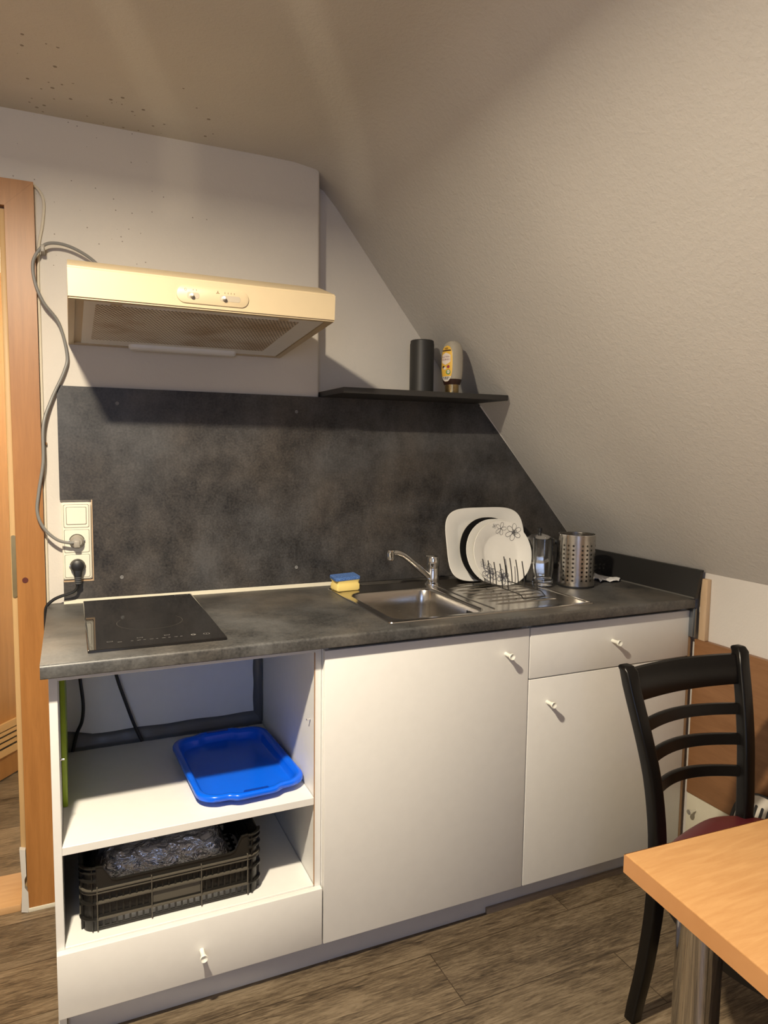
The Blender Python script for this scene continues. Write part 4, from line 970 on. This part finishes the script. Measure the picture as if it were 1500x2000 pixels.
for z0, z1, o_ in ((0.2615, 0.2645, 0.0065), (0.2995, 0.3025, 0.0065), (0.3240, 0.3265, 0.0065), (0.3300, 0.3325, 0.0065)): cband(bm, z0, z1, o_)
finish('side_flange', bm, M['cratedust'], cr_); bm = BM()
cband(bm, 0.2340, 0.2400, 0.0); cband(bm, 0.2410, 0.2440, 0.0); cband(bm, 0.2645, 0.2700, 0.0); cband(bm, 0.2950, 0.2995, 0.0); cband(bm, 0.3190, 0.3335, 0.0)
finish('side_bands', bm, M['crate'], cr_)
# corner posts (solid up to the top) and the stepped top edge
for sx in (0, 1):
    for sy in (0, 1):
        bm = BM(); cx = CX0 + CRA if sx == 0 else CX1 - CRA; cy = CY0 + CRA if sy == 0 else CY1 - CRA
        a0 = {(0, 0): 180, (1, 0): 270, (1, 1): 0, (0, 1): 90}[(sx, sy)]
        arc_o = [(cx + CRA * math.cos(R(a0 + 90 * k / 6)), cy + CRA * math.sin(R(a0 + 90 * k / 6))) for k in range(7)]
        arc_i = [(cx + (CRA - 0.003) * math.cos(R(a0 + 90 * k / 6)), cy + (CRA - 0.003) * math.sin(R(a0 + 90 * k / 6))) for k in range(7)][::-1]
        prism(bm, arc_o + arc_i, 2, 0.234, CZ1)
        for z_ in (0.262, 0.300, 0.328, 0.352, 0.372, CZ1 - 0.003):
            arc_b = [(cx + (CRA + 0.0075) * math.cos(R(a0 + 90 * k / 6)), cy + (CRA + 0.0075) * math.sin(R(a0 + 90 * k / 6))) for k in range(7)]
            prism(bm, arc_b + arc_i, 2, z_, z_ + 0.003)
        for k in (1, 5):
            a = R(a0 + 90 * k / 6); u = Vector((math.cos(a), math.sin(a), 0)); p = Vector((cx, cy, 0)) + u * (CRA - 0.001)
            s_ = Vector((-u.y, u.x, 0)) * 0.0012
            loft(bm, [[(p - s_) + Vector((0, 0, z_)), (p + s_) + Vector((0, 0, z_)), (p + s_ + u * 0.006) + Vector((0, 0, z_)), (p - s_ + u * 0.006) + Vector((0, 0, z_))] for z_ in (0.236, CZ1)])
        finish('corner_post', bm, M['crate'], cr_)
bm = BM()
for y0, y1 in ((CY0, CY0 + 0.003), (CY1 - 0.003, CY1)):
    lo = 0.3335
    pts = [(CX0 + CRA, lo), (CX1 - CRA, lo), (CX1 - CRA, CZ1), (CX1 - CRA - 0.016, CZ1 - 0.002), (CX1 - CRA - 0.032, 0.3515), (CX1 - CRA - 0.042, 0.347), (CX0 + CRA + 0.042, 0.347), (CX0 + CRA + 0.032, 0.3515), (CX0 + CRA + 0.014, CZ1 - 0.002), (CX0 + CRA, CZ1)]
    prism(bm, pts, 1, y0, y1)
    edge = [(CX1 - CRA, CZ1), (CX1 - CRA - 0.016, CZ1 - 0.002), (CX1 - CRA - 0.032, 0.3515), (CX1 - CRA - 0.042, 0.347), (CX0 + CRA + 0.042, 0.347), (CX0 + CRA + 0.032, 0.3515), (CX0 + CRA + 0.014, CZ1 - 0.002), (CX0 + CRA, CZ1)]
    yo = y0 - 0.0025 if y0 == CY0 else y1 + 0.0025
    for (xa, za), (xb, zb) in zip(edge, edge[1:]):
        loft(bm, [[(x, y, z_ + d) for y, d in ((min(yo, y0), -0.0012), (max(yo, y1), -0.0012), (max(yo, y1), 0.0012), (min(yo, y0), 0.0012))] for x, z_ in ((xa, za), (xb, zb))])
for x0, x1 in ((CX0, CX0 + 0.003), (CX1 - 0.003, CX1)): box(bm, x0, x1, CY0 + CRA, CY1 - CRA, 0.3335, CZ1)
finish('stepped_top_edge', bm, M['crate'], cr_)
bm = BM()
nb = 24
for y0 in (CY0 + 0.0003, CY1 - 0.0027):
    for i in range(nb + 1):
        x = CX0 + CRA + (CX1 - CX0 - 2 * CRA) * i / nb
        box(bm, x - 0.0022, x + 0.0022, y0, y0 + 0.0024, 0.2435, 0.320)
for x0 in (CX0 + 0.0003, CX1 - 0.0027):
    for i in range(15):
        y = CY0 + CRA + (CY1 - CY0 - 2 * CRA) * i / 14
        box(bm, x0, x0 + 0.0024, y - 0.0022, y + 0.0022, 0.2435, 0.320)
ins_o = rrect(CX1 - CX0 - 0.008, CY1 - CY0 - 0.008, CRA - 0.004, 5, (CX0 + CX1) / 2, (CY0 + CY1) / 2); ins_i = rrect(CX1 - CX0 - 0.010, CY1 - CY0 - 0.010, CRA - 0.005, 5, (CX0 + CX1) / 2, (CY0 + CY1) / 2)
loft(bm, [[(x, y, 0.2625) for x, y in ins_o], [(x, y, 0.3335) for x, y in ins_o], [(x, y, 0.3335) for x, y in ins_i], [(x, y, 0.2625) for x, y in ins_i]], close=True)
finish('lattice', bm, M['crate'], cr_)
bm = BM()
for x in (CX0 + CRA + 0.002, CX0 + CRA + 0.118, CX1 - CRA - 0.112, CX1 - CRA - 0.002): box(bm, x - 0.0012, x + 0.0012, CY0 - 0.0062, CY0, 0.236, 0.338)
box(bm, CX0 + CRA + 0.120, CX1 - CRA - 0.114, CY0 - 0.0004, CY0 + 0.002, 0.270, 0.296)
islands('front_rib', bm, M['cratedust'], cr_)
bm = BM()
for i in range(9):
    y = CY0 + 0.07 + (CY1 - CY0 - 0.09) * i / 8; box(bm, CX0 + 0.01, CX1 - 0.01, y - 0.004, y + 0.004, 0.2342, 0.2365)
for i in range(15):
    x = CX0 + 0.02 + (CX1 - CX0 - 0.04) * i / 14; box(bm, x - 0.004, x + 0.004, CY0 + 0.066, CY1 - 0.01, 0.2342, 0.2365)
finish('base_grid', bm, M['crate'], cr_)

# foil-wrapped slab lying in the crate
bm = BM(); random.seed(21); nx, ny = 60, 34; g = []
FX0, FX1, FY0, FY1 = 0.066, 0.412, -0.468, -0.250
for j in range(ny + 1):
    row = []
    for i in range(nx + 1):
        u, v = i / nx, j / ny
        e = min(1, 5.5 * min(u, 1 - u)) ; f = min(1, 4.2 * min(v, 1 - v))
        z_ = 0.2500 + (0.098 * math.sin(e * math.pi / 2) ** 0.7 * math.sin(f * math.pi / 2) ** 0.7 if e > 0 and f > 0 else 0)
        z_ += 0.004 * math.sin(u * 46 + 1.5 * math.sin(v * 20)) * math.sin(v * 34 + u * 3) + random.uniform(-0.0022, 0.0022)
        row.append(bm.verts.new((FX0 + (FX1 - FX0) * u, FY0 + (FY1 - FY0) * v, max(z_, 0.240))))
    g.append(row)
for j in range(ny):
    for i in range(nx): bm.faces.new((g[j][i], g[j][i + 1], g[j + 1][i + 1], g[j + 1][i]))
bd = [g[0][i] for i in range(nx + 1)] + [g[j][nx] for j in range(1, ny + 1)] + [g[ny][i] for i in range(nx - 1, -1, -1)] + [g[j][0] for j in range(ny - 1, 0, -1)]
lowv = [bm.verts.new((v.co.x, v.co.y, 0.2372)) for v in bd]
for k in range(len(bd)): bm.faces.new((bd[k], lowv[k], lowv[(k + 1) % len(bd)], bd[(k + 1) % len(bd)]))
bm.faces.new(lowv); bmesh.ops.recalc_face_normals(bm, faces=bm.faces[:])
tag(finish('foil_parcel', bm, M['foil'], angle=70), 'crinkled aluminium foil parcel lying inside the black crate', 'foil')

# ================================================================== CHAIR
chr_ = thing('dining_chair', 'black ladder-back chair with dark red padded seat behind the table corner', 'chair', (1.34, -1.2, 0))
def ypost(z_):
    t = [(0, -0.985), (0.15, -1.012), (0.3, -1.034), (0.47, -1.045), (0.6, -1.025), (0.72, -0.990), (0.84, -0.945), (0.9, -0.92)]
    for (a, x), (b, y) in zip(t, t[1:]):
        if a <= z_ <= b: return x + (y - x) * (z_ - a) / (b - a)
LP = [(0.0, 1.222), (0.129, 1.228), (0.2, 1.227), (0.32, 1.224), (0.472, 1.212), (0.537, 1.2125), (0.624, 1.209), (0.752, 1.198), (0.832, 1.194), (0.842, 1.194)]
RP = [(0.0, 1.475), (0.15, 1.470), (0.3, 1.475), (0.484, 1.487), (0.577, 1.499), (0.71, 1.528), (0.836, 1.557), (0.846, 1.558)]
def lerp(tab, z_):
    for (a, x), (b, y) in zip(tab, tab[1:]):
        if a <= z_ <= b: return x + (y - x) * (z_ - a) / (b - a)
    return tab[-1][1] if z_ > tab[-1][0] else tab[0][1]
def post(tab, zt_):
    bm = BM(); loops = []
    n = 26
    sm = lambda f, z_: (f(max(0, z_ - 0.04)) + 2 * f(z_) + f(min(zt_, z_ + 0.04))) / 4
    for i in range(n + 1):
        z_ = zt_ * i / n; x = sm(lambda q: lerp(tab, q), z_); y = sm(ypost, z_)
        wd, dp = 0.033, 0.030
        if z_ < 0.35: wd = 0.036 - 0.006 * (1 - z_ / 0.35)
        loops.append([(x + a, y + b, z_) for a, b in rrect(wd, dp, 0.006, 3)])
    for q, s in ((0.006, 0.94), (0.010, 0.80), (0.012, 0.5)):
        x, y = lerp(tab, zt_), ypost(zt_) + 0.003
        loops.append([(x + a * s, y + b * s, zt_ + q) for a, b in rrect(0.033, 0.030, 0.006, 3)])
    loft(bm, loops); return bm
finish('back_post', post(LP, 0.828), M['chair'], chr_, angle=40); finish('back_post', post(RP, 0.834), M['chair'], chr_, angle=40)
def slat(z0, z1, bow, th=0.013, name='back_slat', dy=0.0):
    bm = BM(); loops = []; n = 18; zm = (z0 + z1) / 2
    for i in range(n + 1):
        t = i / n; x = lerp(LP, zm) * (1 - t) + lerp(RP, zm) * t; b = bow * math.sin(math.pi * t) ** 0.9 if 0 < t < 1 else 0
        loops.append([(x, ypost(z0 + (z1 - z0) * (0.5 + k / 2)) + dy + b + d, zm + k * (z1 - z0) / 2) for k, d in ((-1, -th * 0.35), (-0.9, -th / 2), (0.9, -th / 2), (1, -th * 0.35), (1, th * 0.35), (0.9, th / 2), (-0.9, th / 2), (-1, th * 0.35))])
    loft(bm, loops); return finish(name, bm, M['chair'], chr_, angle=40)
slat(0.7615, 0.8280, 0.022, 0.016, 'top_rail')
slat(0.694, 0.7185, 0.040); slat(0.6275, 0.652, 0.045); slat(0.5570, 0.5815, 0.050)
SO = [(1.16, -1.100), (1.225, -1.055), (1.33, -1.020), (1.435, -1.005), (1.520, -1.045), (1.562, -1.12), (1.578, -1.23), (1.562, -1.36), (1.530, -1.43), (1.45, -1.462), (1.33, -1.474), (1.21, -1.465), (1.125, -1.44), (1.090, -1.37), (1.084, -1.29), (1.106, -1.19)]
so = spline([(x, y, 0) for x, y in SO], 5, closed=True); sc_ = Vector((1.33, -1.235, 0))
def sl_(k, z_): return [(sc_.x + (p.x - sc_.x) * k, sc_.y + (p.y - sc_.y) * k, z_) for p in so]
bm = BM(); loft(bm, [sl_(0.96, 0.400), sl_(0.975, 0.403), sl_(0.975, 0.432), sl_(0.93, 0.435)]); finish('seat_frame', bm, M['chair'], chr_)
bm = BM(); loft(bm, [sl_(0.955, 0.4345), sl_(0.995, 0.440), sl_(1.0, 0.448), sl_(0.985, 0.459), sl_(0.93, 0.467), sl_(0.8, 0.4725), sl_(0.5, 0.4755), sl_(0.2, 0.476)]); finish('seat_cushion', bm, M['seat'], chr_, angle=60)
for x, fx in ((1.155, 1.140), (1.515, 1.530)):
    bm = BM(); loft(bm, [[(fx + (x - fx) * t + a * (0.75 + 0.25 * t), -1.42 + 0.015 * t + b * (0.75 + 0.25 * t), 0.399 * t) for a, b in rrect(0.036, 0.036, 0.007, 3)] for t in (0, 0.25, 0.5, 0.75, 1.0)]); finish('front_leg', bm, M['chair'], chr_)
# ================================================================== TABLE
tb = thing('dining_table', 'light beech laminate table with chrome tube leg at the lower right', 'table', (1.2, -1.85, 0))
ty = R(-4.0); to = Vector((0.7605, -1.412, 0))
def TT(a, b, z_): return Vector((to.x + a * math.cos(ty) + b * -math.sin(ty) * -1 * -1, to.y + a * math.sin(ty) + b * math.cos(ty), z_))
def TT(a, b, z_):   # a along the far edge (+x), b towards the viewer (-y)
    ex = Vector((math.cos(R(-2.5)), math.sin(R(-2.5)), 0)); ey = Vector((-math.sin(R(5.0)), -math.cos(R(5.0)), 0)); p = to + ex * a + ey * b
    return Vector((p.x, p.y, z_))
TL, TWd = 1.02, 0.66
bm = BM(); cornr = [(0, 0), (TL, 0), (TL, TWd), (0, TWd)]
loft(bm, [[TT(a + (0.0015 if a == 0 else -0.0015) * i, b + (0.0015 if b == 0 else -0.0015) * i, z_) for a, b in cornr] for z_, i in ((0.7225, 0), (0.7485, 0), (0.7500, 1))])
top_ = finish('tabletop', bm, M['table'], tb, angle=50)
bm = BM(); loft(bm, [[TT(a, b, z_) for a, b in [(-0.0012, -0.0012), (TL + 0.0012, -0.0012), (TL + 0.0012, TWd + 0.0012), (-0.0012, TWd + 0.0012)]] for z_ in (0.7222, 0.7488)], cap0=False, cap1=False); finish('edge_banding', bm, M['tableedge'], top_)
for a, b in ((0.066, 0.080), (TL - 0.08, 0.080), (0.066, TWd - 0.08), (TL - 0.08, TWd - 0.08)):
    p = TT(a, b, 0)
    bm = BM(); lathe(bm, [(0.032, 0), (0.032, 0.010), (0.0300, 0.012), (0.0300, 0.7165), (0.045, 0.7170), (0.045, 0.7223)], p, (0, 0, 1), 40); finish('leg', bm, M['pipe'], tb)

# ================================================================== SLOTTED GRILLE behind the chair
gr = thing('slotted_grille', 'cream slotted grille with black rounded rim leaning on the wainscot behind chair', 'grille', (1.72, -0.99, 0))
gt, gb = Vector((1.795, 0, 0.372)), Vector((1.650, 0, 0.012)); gu = (gt - gb); GH = gu.length; gu.normalize(); gn = Vector((-gu.z, 0, gu.x))
def GP(a, v, d): # a runs towards the viewer (-y), v up the panel, d out of its face
    return Vector((0, -0.99 - a, 0)) + gb + gu * (v + GH / 2) + gn * d
bm = BM(); GW = 0.40
loft(bm, [[GP(a, v, d) for a, v in rrect(GW - i, GH - i, 0.075, 7)] for d, i in ((-0.014, 0.0), (0.004, 0), (0.006, 0.006), (0.006, 0.020), (0.0, 0.022), (-0.008, 0.024))], cap1=True); finish('rim', bm, M['black'], gr)
bm = BM(); holes = []
# plate with real slots: strips between slot columns
loft(bm, [[GP(a, v, d) for a, v in rrect(GW - 0.026, GH - 0.010, 0.066, 7)] for d in (-0.006, 0.0062)]); finish('slotted_plate', bm, plain('grille_cream', (0.60, 0.56, 0.49), 0.5), gr)
bm = BM()
for i in range(17):
    a = -0.152 + i * 0.019
    for vc, hh in ((GH / 2 - 0.062, 0.060), (GH / 2 - 0.122, 0.026), (GH / 2 - 0.182, 0.060), (GH / 2 - 0.255, 0.060)):
        loft(bm, [[GP(a + x + (0.0095 if hh < 0.03 else 0), vc + v, d) for x, v in rrect(0.0085, hh, 0.004, 4)] for d in (0.005, 0.0066)])
islands('slot', bm, M['black'], gr)

# ================================================================== CEILING LAMP (just above the frame)
cl = thing('ceiling_lamp', 'flat round ceiling lamp above the kitchen, outside the picture', 'lamp', (LAMP.x, LAMP.y, 2.12))
bm = BM(); lathe(bm, [(0.050, 2.1175), (0.056, 2.1175), (0.056, 2.172), (0.075, 2.175), (0.075, 2.1895)], (LAMP.x, LAMP.y, 0), (0, 0, 1), 40); finish('lamp_base', bm, M['white'], cl)

# made-up slit lantern behind the camera, added to throw two pale ceiling streaks
LZ_ = Vector((-0.50, -2.41, 0.90))
ln = thing('streak_helper', 'made-up slit shade on a stand out of view, added for two ceiling streaks', 'light helper', (LZ_.x, LZ_.y, 0))
bm = BM(); lathe(bm, [(0.10, 0), (0.10, 0.012), (0.014, 0.02), (0.012, 0.84), (0.10, 0.85), (0.10, 0.856), (0.0, 0.856)], (LZ_.x, LZ_.y, 0), (0, 0, 1), 32); finish('stand', bm, M['black'], ln)
dirs = [math.degrees(math.atan2(y - LZ_.y, x - LZ_.x)) for x, y in ((0.262, -0.26), (0.650, -0.470))]
bm = BM(); rs = 0.12; zb_, z0_, z1_ = LZ_.z - 0.05, LZ_.z + 0.050, LZ_.z + 0.30
half = [math.degrees(0.0022 / rs), math.degrees(0.0020 / rs)]
ang = sorted([(dirs[0] - half[0], dirs[0] + half[0]), (dirs[1] - half[1], dirs[1] + half[1])])
def arc(a0, a1, za, zb):
    n = max(2, int((a1 - a0) / 6)); pr = None
    for k in range(n + 1):
        a = R(a0 + (a1 - a0) * k / n); q = [bm.verts.new((LZ_.x + rs * math.cos(a), LZ_.y + rs * math.sin(a), z_)) for z_ in (za, zb)]
        if pr: bm.faces.new((pr[0], q[0], q[1], pr[1]))
        pr = q
arc(ang[0][1] , ang[1][0], z0_, z1_); arc(ang[1][1], ang[0][0] + 360, z0_, z1_); arc(0, 360, zb_, z0_)
cvs = [bm.verts.new((LZ_.x + rs * math.cos(R(a)), LZ_.y + rs * math.sin(R(a)), z1_)) for a in range(0, 360, 6)]; bm.faces.new(cvs)
bmesh.ops.remove_doubles(bm, verts=bm.verts[:], dist=1e-5); finish('shade', bm, M['black'], ln)
pl = bpy.data.lights.new('streak_helper_light', 'POINT'); pl.energy = 20.0; pl.color = (1.0, 0.83, 0.58); pl.shadow_soft_size = 0.0012
po_ = bpy.data.objects.new('streak_helper_light', pl); COL.objects.link(po_); po_.location = LZ_
